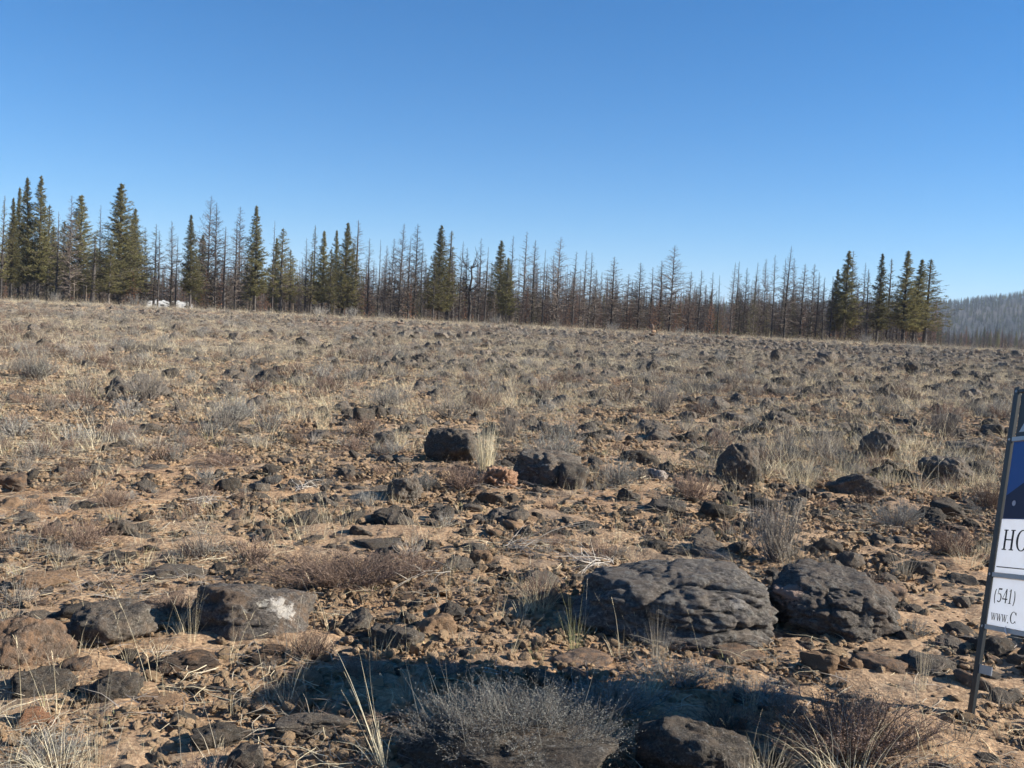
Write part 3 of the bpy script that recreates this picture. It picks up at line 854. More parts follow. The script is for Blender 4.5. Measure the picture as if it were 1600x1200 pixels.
hero = [
 # px, base y, w, h, material key, sub, depth, flat, label, landmark phrase
 (1066, 1016, 372, 176, 'basalt', 6, 0.75, .75, 'huge pitted dark basalt boulder, left half of the split pair', 'the split dark boulder', 0.18),
 (1288, 1006, 232, 146, 'basalt', 6, 0.95, .8, 'dark basalt boulder with pale pink patch, right half of the split pair', 'the right half boulder', 0.18),
 (1085, 1235, 205, 130, 'basalt', 6, 0.9, .7, 'knobbly grey boulder at the bottom edge right of the sagebrush', 'the knobbly bottom boulder', 0.2),
 (800, 1268, 410, 175, 'basalt', 6, 0.8, .6, 'broad grey boulder half hidden under the large grey sagebrush', None, 0.2),
 (385, 1006, 225, 128, 'basalt', 6, 0.7, .7, 'slanted basalt rock with a white lichen patch and black left face', 'the white lichened rock', 0.2),
 (172, 1020, 156, 88, 'basalt', 5, 0.8, .7, 'rounded dark basalt rock left of the white lichened rock', 'the rounded dark rock', 0.25),
 (44, 1052, 152, 100, 'basalt_warm', 5, 0.8, .6, 'large brown grey slab rock cut by the left edge', 'the brown slab rock', 0.25),
 (56, 1097, 126, 60, 'basalt', 5, 0.7, .6, 'low pale spotted dark rock in front of the brown slab', None, 0.25),
 (180, 1102, 90, 64, 'basalt', 5, 0.9, .8, 'round dark stone above the flat tan slab at lower left', 'the round dark stone', 0.2),
 (121, 1058, 56, 36, 'basalt_warm', 4, 0.9, .8, 'small brown rock between the slab and the round dark stone', None, 0.25),
 (302, 1060, 138, 52, 'basalt_warm', 5, 0.8, .5, 'low flat grey rock in front of the white lichened rock', None, 0.3),
 (254, 1106, 96, 26, 'tan_stone', 4, 0.6, .4, 'flat tan slab lying right of the round dark stone', 'the flat tan slab', 0.3),
 (411, 1044, 60, 28, 'basalt_warm', 4, 0.8, .6, 'small grey rock below the right end of the lichened rock', None, 0.3),
 (54, 1142, 62, 46, 'red_stone', 4, 0.9, .8, 'rusty orange stone near the lower left corner', 'the rusty stone', 0.2),
 (334, 1183, 120, 60, 'basalt', 5, 0.7, .8, 'angular dark rock at the bottom left of centre', 'the angular dark rock', 0.2),
 (487, 1158, 136, 52, 'basalt', 5, 0.7, .6, 'low dark rock beside the tall seed stalks at the bottom', 'the low dark rock', 0.25),
 (617, 1018, 96, 52, 'basalt', 5, 0.8, .7, 'dark oval rock alone on the clods left of centre', 'the dark oval rock', 0.2),
 (680, 994, 70, 36, 'tan_stone', 4, 0.8, .6, 'brown rock just right of the dark oval rock', None, 0.3),
 (62, 930, 118, 44, 'tan_stone', 5, 0.8, .5, 'low wide tan rock at the left edge with pale spot', 'the wide tan rock', 0.3),
 (280, 906, 88, 26, 'basalt', 4, 0.7, .6, 'flat dark rock right of the wide tan rock', None, 0.3),
 (752, 882, 40, 26, 'tan_stone', 4, 0.8, .8, 'small square brown rock above the straw and brown bush', None, 0.2),
 (704, 726, 88, 60, 'basalt', 5, 0.9, .9, 'dark block of basalt left of the bright straw tuft', 'the block by the straw tuft', 0.15),
 (852, 762, 124, 74, 'basalt', 5, 0.8, .8, 'big dark rock with pale top edges under the grey sage', 'the big middle rock', 0.15),
 (1152, 757, 76, 74, 'basalt', 5, 0.9, 1.0, 'upright rock with grey lichened face and dark left side', 'the upright rock', 0.12),
 (638, 786, 70, 48, 'basalt', 5, 0.9, .8, 'rounded dark rock left of the pink earth mound', 'the rounded middle rock', 0.2),
 (565, 660, 42, 32, 'basalt', 4, 0.9, .9, 'pointed grey rock beside the left straw tufts', None, 0.2),
 (601, 700, 40, 32, 'basalt', 4, 0.9, .8, 'black rounded rock left of the block by the straw tuft', None, 0.2),
 (22, 770, 48, 36, 'basalt_warm', 4, 0.9, .9, 'square brown grey block at the left edge', 'the square left edge block', 0.15),
 (14, 798, 40, 28, 'tan_stone', 4, 0.9, .8, 'tan block in front of the square left edge block', None, 0.2),
 (1338, 778, 100, 46, 'basalt', 5, 0.6, .8, 'long black ledge rock behind tall grass on the right', 'the black ledge rock', 0.15),
 (1482, 758, 96, 52, 'basalt', 5, 0.7, .9, 'slanted black rock left of the sign frame', 'the slanted black rock', 0.15),
 (1366, 718, 76, 54, 'basalt', 5, 0.8, 1.0, 'dark jagged rock above the black ledge rock', None, 0.15),
 (1503, 714, 72, 32, 'basalt', 4, 0.7, .8, 'dark low ledge rock behind the slanted black rock', None, 0.2),
 (1474, 810, 72, 36, 'basalt', 4, 0.8, .8, 'dark blocky rock in front of the slanted black rock', None, 0.2),
 (1437, 900, 46, 30, 'basalt', 4, 0.9, .8, 'small dark rock on bare soil left of the sign', None, 0.2),
 (1387, 944, 68, 40, 'basalt_warm', 4, 0.9, .8, 'dark mossy rock right of the split boulders', None, 0.2),
 (1292, 866, 48, 32, 'basalt', 4, 0.9, .9, 'brown edged dark rock behind the right half boulder', None, 0.2),
 (1278, 1056, 62, 46, 'tan_stone', 4, 0.8, 1.0, 'pointed brown stone in front of the right half boulder', None, 0.15),
 (1327, 1054, 40, 34, 'tan_stone', 4, 0.8, 1.0, 'smaller tan stone leaning right of the pointed brown stone', None, 0.15),
 (1142, 1036, 124, 36, 'basalt_warm', 4, 0.7, .4, 'flat grey slab in front of the split dark boulder', None, 0.3),
 (905, 1046, 110, 34, 'basalt_warm', 4, 0.7, .4, 'flat dusty rock under the green yellow tuft', None, 0.3),
 (1372, 1056, 90, 38, 'basalt_warm', 4, 0.7, .5, 'low dusty rock between the pointed stones and the sign', None, 0.3),
 (1120, 812, 60, 32, 'basalt', 4, 0.8, .7, 'dark flat rock above the split dark boulder', None, 0.25),
 (1040, 806, 84, 26, 'basalt', 4, 0.7, .5, 'long low dark rock behind the split dark boulder', None, 0.25),
 (1195, 800, 50, 22, 'basalt', 4, 0.8, .6, 'dark rock half hidden left of the tall grey shrub', None, 0.25),
 (890, 766, 60, 44, 'basalt', 4, 0.8, .9, 'dark broken rock right of the big middle rock', None, 0.2),
 (1018, 584, 19, 24, 'basalt', 4, 0.8, 1.0, 'tall black tooth shaped rock in the far middle', 'the black tooth rock', 0.1),
 (1212, 567, 18, 22, 'basalt', 4, 0.9, 1.0, 'black upright rock in the far right rows', None, 0.1),
 (1291, 569, 34, 23, 'basalt', 4, 0.9, 1.0, 'largest black rock below the right end of the woods', 'the far black rock', 0.1),
 (1425, 585, 26, 20, 'basalt', 4, 0.9, 1.0, 'black rock below the three pines at the wood end', 'the rock below the pines', 0.1),
 (1376, 600, 20, 17, 'basalt', 4, 0.9, .9, 'dark rock left of the rock below the pines', None, 0.1),
 (1446, 577, 30, 12, 'basalt', 4, 0.9, .7, 'low black rock touching the rock below the pines', None, 0.2),
 (911, 527, 24, 11, 'basalt', 4, 0.9, .8, 'black rock on the field crest left of the cairn', None, 0.2),
 (478, 542, 46, 19, 'basalt', 4, 0.8, .7, 'wide grey rock in the far left middle', 'the wide far grey rock', 0.2),
 (632, 528, 28, 12, 'basalt', 4, 0.9, .7, 'dark peaked rock below the left cairn', None, 0.2),
 (588, 565, 15, 13, 'basalt', 4, 1, 1.0, 'small black block alone on orange soil', 'the lone black block', 0.1),
 (691, 530, 26, 14, 'basalt', 4, 0.9, .8, 'black rocky heap on the far crest right of the left cairn', None, 0.2),
 (1146, 660, 62, 22, 'basalt', 4, 0.8, .6, 'long low grey rock far right of centre', None, 0.25),
 (265, 592, 30, 18, 'basalt', 4, 0.9, .8, 'dark rock right of the rounded twiggy left shrub', None, 0.2),
 (1562, 630, 36, 18, 'basalt', 4, 0.9, .7, 'dark ledge rock left of the top of the sign post', None, 0.2),
 (1590, 560, 24, 16, 'basalt', 4, 0.9, .8, 'black rock at the far right edge', None, 0.2),
 (1498, 592, 26, 16, 'basalt', 4, 0.9, .9, 'leaning pointed dark rock in the far right', None, 0.1),
 (1101, 610, 48, 14, 'basalt', 4, 0.7, .5, 'flat dark ledge with whitish top in the far right middle', 'the pale topped ledge', 0.2),
 (852, 640, 34, 18, 'basalt', 4, 0.9, .8, 'dark block on orange soil in the middle distance', None, 0.15),
 (358, 768, 48, 26, 'basalt', 4, 0.8, .8, 'black rock in the left middle among pale stalks', 'the left middle rock', 0.2),
 (408, 772, 44, 20, 'basalt', 4, 0.8, .6, 'dark rock just right of the left middle rock', None, 0.2),
 (238, 738, 54, 16, 'basalt', 4, 0.7, .5, 'flat dark rock with black gap beneath, left middle', None, 0.25),
 (234, 676, 40, 18, 'basalt', 4, 0.8, .6, 'grey flat rock left of the silvery left sage', None, 0.25),
 (23, 630, 30, 18, 'basalt_warm', 4, 0.9, .9, 'round brown stone near the left edge', None, 0.15),
 (1028, 752, 34, 22, 'white_rock', 4, 0.9, .9, 'small whitish pink stone right of the grey middle sage', None, 0.15),
 (1290, 690, 70, 20, 'basalt', 4, 0.8, .5, 'low dark rock right of the tall straw clump', None, 0.25),
 (735, 800, 40, 16, 'basalt', 4, 0.8, .5, 'low dark rock below the pink earth mound', None, 0.25),
 (1243, 735, 30, 20, 'basalt', 4, 0.8, .7, 'dark rock half buried behind the straw clump', None, 0.25),
 (483, 1075, 56, 26, 'tan_stone', 4, 0.8, .5, 'tan lump of stone in the middle of the bare clods', None, 0.25),
 (410, 1118, 54, 22, 'tan_stone', 4, 0.8, .5, 'small tan stone above the angular dark rock', None, 0.3),
 (590, 862, 90, 26, 'basalt', 4, 0.7, .5, 'flat grey rock behind the brown low thicket', None, 0.25),
 (120, 972, 84, 34, 'basalt', 4, 0.8, .7, 'black low rock behind the rounded dark rock', None, 0.25),
]
mats_cache = {}
for i, (px, by, w, h, mk, sub, dep, fl, lab, lm, sk) in enumerate(hero):
    mm = M[mk]
    if i == 4: mm = rock_material('white_lichened_basalt', (0.055, 0.048, 0.045), (0.14, 0.12, 0.105), (0.29, 0.25, 0.21), patches=(((0.58, -0.55, 0.30), 0.34, (0.60, 0.55, 0.49)), ((0.25, -0.62, 0.30), 0.18, (0.50, 0.46, 0.40)),))
    if i == 0: mm = rock_material('pitted_basalt', (0.055, 0.048, 0.044), (0.175, 0.155, 0.138), (0.42, 0.375, 0.33), warm=(0.22, 0.18, 0.15), lich_amt=0.56, patches=(((-0.45, -0.62, 0.42), 0.14, (0.5, 0.48, 0.47)), ((0.5, -0.6, 0.3), 0.18, (0.34, 0.31, 0.28))))
    if i == 1: mm = rock_material('pink_patched_basalt', (0.060, 0.052, 0.047), (0.185, 0.160, 0.138), (0.42, 0.36, 0.31), warm=(0.24, 0.185, 0.145), lich_amt=0.56, patches=(((-0.62, -0.60, 0.38), 0.32, (0.46, 0.32, 0.25)), ((0.35, -0.35, 0.60), 0.20, (0.5, 0.47, 0.44))))
    me = rock_mesh('rock', {0: 333, 1: 345}.get(i, 300 + i * 3), min(sub, 5) if i not in (0, 1) else 6, fl, 12 if sub == 6 else 9, 0.11 if sub < 6 else 0.075, 0.035, mm, 0.95, 0.72 if sub == 6 else 0.56, {0: [((-.8, -.3, .5), .80), ((0, -.1, 1), .62), ((.05, -.9, .5), .74), ((.2, -1, .1), .8), ((1, -.1, .15), .9), ((0, 1, .2), .9), ((-.4, -.8, .3), .80), ((.6, -.5, .6), .84), ((-.3, -.4, 1), .72)],
        1: [((-1, -.1, 0), .8), ((.1, -.1, 1), .66), ((-.1, -.8, .7), .72), ((.35, -.9, .1), .78), ((.9, -.2, .5), .8), ((0, 1, .2), .9), ((-.5, -.8, .2), .8)],
        4: [((-.9, -.3, .30), .66), ((.42, -.15, 1), .56), ((.1, -.9, .55), .70), ((1, 0, .2), .95), ((0, 1, .2), .9), ((.5, -.7, .5), .78), ((-.3, -.8, .3), .8)], 23: [((-.95, -.2, .25), .68), ((.35, -.5, .9), .72), ((.2, -.9, .25), .72), ((1, 0, .3), .85), ((0, 1, .3), .9), ((-.3, 0, 1), .85)], 22: [((-.9, -.35, -.05), .75), ((.35, -.25, 1), .66), ((-.25, -1, .3), .72), ((.5, -.9, .5), .74), ((1, 0, .2), .95), ((0, 1, .2), .9)]}.get(i))
    o = put_rock('basalt_boulder' if w > 100 and by > 850 else 'basalt_rock', me, px, by, w, h, dep, None, sk)
    tag(o, lab, 'boulder' if w > 100 and by > 850 else 'rock', 'rocks lying on the field')
    if lm: landmarks.append((px, by - h / 2, lm))
# slant of the lichened rock and others
# pink earth mound
me = mound_mesh('earth_mound', 909, M['pink_earth'])
o = put_rock('earth_mound', me, 783, 766, 70, 42, 1.0, None, 0.2); tag(o, 'crumbly pink brown earth mound left of the big middle rock', 'mound')
landmarks.append((783, 745, 'the pink earth mound'))

# cairns: every stone is its own thing
def cairn(px, by, stones, where):
    p = G(px, by); dist = project(p)[2]; z = p.z
    for k, (w, h, mk, nm, dx) in enumerate(stones):
        W, H = w / FPX * dist, h / FPX * dist
        me = rock_mesh('cairn_stone', 700 + k + int(px), 3, 0.8, 9, 0.1, 0.03, M[mk])
        o = bpy.data.objects.new('cairn_stone', me); C.objects.link(o)
        zs = 0.8; o.scale = (W / 2, W / 2 * .8, H / 2 / zs); o.location = (p.x + dx / FPX * dist, p.y, z + H / 2 - (0.05 if k == 0 else 0.01))
        z += H * 0.93 - (0.05 if k == 0 else 0)
        tag(o, nm + ' ' + where, 'cairn stone', 'stones of the two cairns')
    placed.append((p.x, p.y, 0.5))
cairn(1017, 532, [(24, 9, 'basalt', 'wide dark bottom stone', 0), (13, 5, 'basalt_warm', 'brown second stone', 1), (8, 6, 'tan_stone', 'pinkish pale third stone', 3), (8, 9, 'basalt_warm', 'grey pointed top stone', 1)], 'of the tall right cairn on the crest')
cairn(626, 511, [(20, 6, 'basalt_warm', 'flat brown bottom stone', -2), (12, 4, 'basalt_warm', 'brown middle stone', 0), (6, 4, 'basalt', 'small dark top stone', 2)], 'of the low left cairn on the crest')
landmarks.append((1017, 518, 'the right cairn')); landmarks.append((626, 503, 'the left cairn'))

# ------------------------------------------------------------------ shrubs and tufts placed where the photograph shows them
SH = {}
def two(name, g):       # split a two-slot geo into stems and foliage meshes
    vs = np.array(g.v); out = []
    for mi, nm in ((0, 'stems'), (1, 'foliage')):
        q = Geo(); mp = {}
        for f, m_ in zip(g.f, g.m):
            if m_ != mi: continue
            ff = []
            for v in f:
                if v not in mp: mp[v] = len(q.v); q.v.append(g.v[v])
                ff.append(mp[v])
            q.f.append(tuple(ff)); q.m.append(0)
        out.append((nm, q))
    return out
def shrub_shape(key, mats, g, near):
    if near: SH[key] = [(nm, q.mesh(nm, [mats[i]])) for i, (nm, q) in enumerate(two(key, g)) if q.f]
    else: SH[key] = g.mesh('shrub', mats)
SG = [M['sage_twig'], M['sage_leaf']]; BR = [M['brown_twig'], M['brown_leaf']]
shrub_shape('sage_hero', SG, shrub_geo(230, 30, 0.5, 0.5, 8, (0.009, 0.0030), 0.0028, 0.4, stalks=110), True)
shrub_shape('sage0', SG, shrub_geo(70, 16, 0.5, 0.5, 5, (0.018, 0.006), 0.005, 0.4, stalks=25), True)
shrub_shape('sage1', SG, shrub_geo(80, 14, 0.5, 0.45, 4, (0.020, 0.006), 0.005, 0.2, stalks=60), True)
shrub_shape('brown_hero', BR, shrub_geo(170, 22, 0.5, 0.6, 5, (0.012, 0.006), 0.0045, 0.7), True)
shrub_shape('brown0', BR, shrub_geo(75, 15, 0.5, 0.55, 4, (0.016, 0.009), 0.005, 0.6), True)
shrub_shape('brown1', BR, shrub_geo(70, 15, 0.5, 0.5, 4, (0.018, 0.008), 0.005, 0.3), True)
shrub_shape('grey0', [M['sage_twig'], M['straw_dull']], shrub_geo(90, 14, 0.5, 0.42, 2, (0.018, 0.005), 0.005, 0.1, stalks=30), True)
def make_shrub(key, name):
    t = empty(name)
    for nm, me in SH[key]: link(nm, me, t, None, False)
    return t
sh_protos = {}
def place_shrub(key, px, by, w, h, label, lm=None, name=None, depth=1.0, sink=0.0):
    nm = name or ('sagebrush' if 'sage' in key or 'grey' in key else 'brown_shrub')
    if key not in sh_protos: t = make_shrub(key, nm); sh_protos[key] = t
    else: t = copy_tree(sh_protos[key]); t.name = nm
    p = G(px, by); dist = project(p)[2]; W = w / FPX * dist; H = h / FPX * dist
    el = math.atan2(1.6 - p.z, dist); ry = W / 2 * depth
    Hz = max(0.35 * H, (H - ry * math.sin(el)) / math.cos(el))
    t.location = (p.x, p.y + ry * .85, gz(p.x, p.y + ry * .85) - 0.01 - sink)
    t.scale = (W / 2 / 0.48, ry / 0.48, (Hz + sink) / 0.47); t.rotation_euler = (0, 0, 0)
    placed.append((t.location.x, t.location.y, W * .45))
    tag(t, label, 'shrub', 'shrubs on the field')
    if lm: landmarks.append((px, by - h / 2, lm))
    return t
# the front sagebrush grows over its boulder
p = G(800, 1225)
t = place_shrub('sage_hero', 800, 1235, 370, 160, 'large silvery grey sagebrush spilling over a boulder at bottom centre', 'the large front sagebrush', depth=0.75)
place_shrub('sage1', 960, 1150, 260, 90, 'grey sage with upright stalks right of the large front sagebrush', None, depth=0.7)
place_shrub('sage0', 45, 1215, 150, 75, 'silvery sage in the bottom left corner', None)
place_shrub('brown_hero', 520, 932, 250, 68, 'wide low brown thicket left of centre', 'the brown low thicket', depth=0.7)
place_shrub('brown0', 640, 915, 120, 55, 'brown twiggy right end of the low thicket', None)
place_shrub('brown_hero', 1360, 1215, 300, 120, 'dull brown bush at the bottom right under arching grass', 'the bottom right bush', depth=0.7)
place_shrub('brown1', 850, 955, 90, 60, 'brown bush mixed with straw left of the split dark boulder', 'the straw and brown bush')
place_shrub('grey0', 1225, 892, 130, 112, 'tall grey twiggy shrub behind the split boulders', 'the tall grey shrub')
place_shrub('brown0', 118, 866, 92, 58, 'dense dark brown shrub with black shade beneath at left', 'the dense left shrub')
place_shrub('brown1', 66, 848, 60, 38, 'thin brown shrub left of the dense left shrub', None)
place_shrub('brown1', 168, 800, 66, 40, 'brown shrub behind the dense left shrub', None)
place_shrub('sage1', 352, 668, 92, 48, 'silvery left sage with a bleached branch', 'the silvery left sage')
place_shrub('sage0', 865, 722, 104, 48, 'grey sage on top of the big middle rock', 'the grey rock top sage')
place_shrub('sage1', 970, 768, 84, 48, 'grey middle sage right of the big middle rock', 'the grey middle sage')
place_shrub('brown1', 722, 772, 86, 52, 'brown bush left of the pink earth mound', None)
place_shrub('brown0', 1090, 788, 84, 48, 'brown bush between the middle sage and the upright rock', None)
place_shrub('brown1', 482, 1040, 84, 60, 'dark brown shrub below the brown low thicket', None)
place_shrub('brown0', 262, 972, 86, 52, 'reddish brown shrub behind the rounded dark rock', None)
place_shrub('grey0', 216, 630, 88, 52, 'rounded twiggy left shrub in the far left middle', 'the rounded twiggy shrub')
place_shrub('sage1', 44, 596, 74, 42, 'dark grey bush near the left edge', 'the dark left edge bush')
place_shrub('grey0', 1040, 650, 62, 46, 'pale twiggy shrub in the right middle distance', 'the pale twiggy shrub')
place_shrub('grey0', 1490, 692, 70, 52, 'grey rounded shrub behind the dark ledge left of sign', 'the rounded shrub by the sign')
place_shrub('brown0', 880, 602, 52, 18, 'flat reddish shrub in the middle distance', 'the flat reddish shrub')
place_shrub('sage0', 1415, 830, 96, 50, 'grey shrub between the black ledge and blocky rock', None)
place_shrub('brown1', 1505, 880, 90, 60, 'brown bush with arched grass left of the sign post', 'the bush beside the sign post')
place_shrub('brown0', 1560, 800, 60, 50, 'brown bush half hidden behind the sign', None)
place_shrub('brown0', 180, 690, 60, 32, 'brown bush in the left middle distance', None)
place_shrub('sage0', 655, 770, 56, 36, 'grey sage behind the rounded middle rock', None)
place_shrub('brown1', 340, 735, 80, 32, 'low brown bush behind the left middle rock', None)
place_shrub('sage0', 1200, 1120, 140, 60, 'shaded grey sage right of the knobbly bottom boulder', None)
place_shrub('sage0', 1070, 1092, 150, 62, 'shaded sage between the flat slab and the knobbly bottom boulder', None)
place_shrub('brown1', 560, 1075, 110, 50, 'thin brown shrub in the shade left of the large front sagebrush', None)
place_shrub('sage0', 690, 1068, 90, 40, 'small shaded sage just behind the large front sagebrush', None)
place_shrub('brown0', 1150, 1160, 110, 60, 'brown shrub in the shade right of the knobbly bottom boulder', None)
place_shrub('brown1', 750, 645, 50, 36, 'brown shrub with black shade behind the bright tuft', None)
place_shrub('sage1', 600, 640, 90, 36, 'low grey sage right of the pointed grey rock', None)
place_shrub('grey0', 795, 690, 50, 50, 'grey twigs right of the bright straw tuft', None)

TF = {}
M['straw_bright'] = plant_material('bright_straw', (0.64, 0.54, 0.36), (0.80, 0.72, 0.52), 0.25, (0.9, 1.1))
TF['bright'] = tuft_geo(190, 0.5, 0.35, 0.09, 0.0045, 8, 0.25).mesh('grass_tuft', [M['straw_bright']])
TF['loose'] = tuft_geo(80, 0.5, 0.6, 0.10, 0.0028, 12, 0.5).mesh('grass_tuft', [M['straw']])
TF['dull'] = tuft_geo(90, 0.5, 0.7, 0.11, 0.0035, 8, 0.6).mesh('grass_tuft', [M['straw_dull']])
TF['green'] = tuft_geo(60, 0.5, 0.9, 0.05, 0.005, 6, 0.6).mesh('grass_tuft', [M['grass_green']])
TF['arch'] = tuft_geo(90, 0.5, 0.8, 0.16, 0.0034, 0, 1.1, segs=7).mesh('grass_tuft', [M['straw_bright']])
TF['fan'] = tuft_geo(16, 0.5, 0.5, 0.05, 0.008, 8, 0.35, bias=(-0.35, 0), segs=6, hv=0.4).mesh('grass_tuft', [M['straw_bright']])
TF['thin'] = tuft_geo(14, 0.5, 0.4, 0.06, 0.0024, 7, 0.35).mesh('grass_tuft', [M['straw']])
def place_tuft(key, px, by, w, h, label, lm=None, rz=None):
    o = bpy.data.objects.new('grass_tuft', TF[key]); C.objects.link(o)
    p = G(px, by); dist = project(p)[2]; H = h / FPX * dist; W = w / FPX * dist
    nat = {'bright': 0.42, 'loose': 0.6, 'dull': 0.7, 'green': 0.8, 'arch': 0.9, 'fan': 0.6, 'thin': 0.4}[key]
    o.location = (p.x, p.y, p.z); o.scale = (W / nat, W / nat, H / (0.62 if key in ('loose', 'thin', 'fan') else 0.5)); o.rotation_euler = (0, 0, rz if rz is not None else R(0, 6.28))
    tag(o, label, 'grass tuft', 'dry grass tufts')
    placed.append((p.x, p.y, 0.08))
    if lm: landmarks.append((px, by - h / 2, lm))
place_tuft('bright', 758, 738, 50, 92, 'brightest straw tuft standing between two dark middle rocks', 'the bright straw tuft')
place_tuft('loose', 625, 700, 46, 70, 'pale straw tuft left of the block rock', 'the left straw tuft')
place_tuft('loose', 668, 680, 44, 48, 'leaning straw tuft behind the block rock')
place_tuft('loose', 504, 675, 44, 74, 'tall thin straw tuft in the left middle')
place_tuft('loose', 1252, 762, 110, 84, 'large loose straw clump right of the upright rock', 'the large straw clump')
place_tuft('loose', 1312, 762, 60, 84, 'straw stalks in front of the black ledge rock')
place_tuft('thin', 1185, 768, 40, 84, 'thin stalks at the foot of the upright rock')
place_tuft('green', 895, 1022, 90, 90, 'greenish yellow tuft at the left foot of the split boulder', 'the greenish tuft')
place_tuft('dull', 1028, 1036, 66, 110, 'dull grass growing against the front of the split boulder')
place_tuft('loose', 840, 955, 110, 90, 'straw blades rising from the brown bush at centre')
place_tuft('fan', 598, 1205, 130, 150, 'tall seed stalks fanning left at the bottom', 'the fan of seed stalks', 0)
place_tuft('arch', 95, 1222, 200, 120, 'loose straw clump at the bottom left corner', 'the corner straw clump')
place_tuft('thin', 150, 1215, 110, 200, 'long thin stalks leaning right out of the corner clump')
place_tuft('thin', 300, 1012, 50, 120, 'thin upright stalks left of the white lichened rock')
place_tuft('arch', 1330, 1222, 330, 130, 'arching dry grass at the bottom right')
place_tuft('arch', 1200, 1225, 160, 100, 'dull arching grass right of the knobbly boulder')
place_tuft('dull', 1240, 892, 110, 90, 'dull grass at the foot of the tall grey shrub')
place_tuft('arch', 1515, 888, 110, 66, 'arched straw grass left of the sign post')
place_tuft('thin', 965, 850, 40, 90, 'thin stalks behind the split dark boulder')
place_tuft('dull', 1410, 900, 80, 60, 'dull grass left of the small dark rock near the sign')
place_tuft('thin', 700, 930, 30, 110, 'single tall stalks right of the brown low thicket')
place_tuft('thin', 1440, 1085, 40, 150, 'tall stalk pair left of the sign foot')
place_tuft('thin', 1170, 1130, 60, 160, 'long stalk in the shade right of the sagebrush')
place_tuft('thin', 735, 1040, 40, 140, 'tall pale stalk behind the large front sagebrush')
place_tuft('loose', 1540, 870, 60, 60, 'straw grass touching the sign post')
place_tuft('dull', 450, 1100, 90, 60, 'dull grass in the left end of the shadow band')
place_tuft('dull', 640, 1095, 110, 70, 'shaded grass beside the tall seed stalks')
place_tuft('loose', 1010, 1080, 110, 80, 'grass in the shade behind the knobbly bottom boulder')
place_tuft('dull', 1130, 1085, 110, 60, 'shaded grass under the flat grey slab')
place_tuft('dull', 400, 700, 60, 34, 'straw mat below the silvery left sage')

# bleached fallen branches
def bleached(px, py, L_, n, ang, label):
    p = G(px, py); g = Geo()
    for i in range(n * 2):
        a = ang + R(-1.3, 1.3); q = Vector((R(-.06, .06), R(-.06, .06), R(.01, .05))); l = L_ * R(.25, .9)
        limb(g, q, Vector((math.cos(a), math.sin(a), R(0.0, .5))), l, 0.0026, 5, 0, -0.10, 8)
    o = link('bleached_branch', g.mesh('bleached_branch', [M['bleached']])); o.location = p
    tag(o, label, 'dead branch', 'bleached dead branches')
bleached(950, 888, 0.5, 11, 2.9, 'white tangle of dead twigs behind the split dark boulder')
bleached(470, 770, 0.45, 9, 2.0, 'fan of bleached twigs in the left middle')
bleached(385, 672, 0.7, 5, -0.1, 'long bleached branch in the silvery left sage')
bleached(300, 790, 0.5, 5, 1.1, 'forked pale twig in the left middle soil')
bleached(690, 900, 0.7, 5, 3.0, 'pale crooked twigs at the right of the low thicket')
bleached(800, 860, 0.8, 8, 0.2, 'long thin pale twigs across the soil at centre')
bleached(760, 1052, 0.2, 2, 0.2, 'short white twig behind the large front sagebrush')

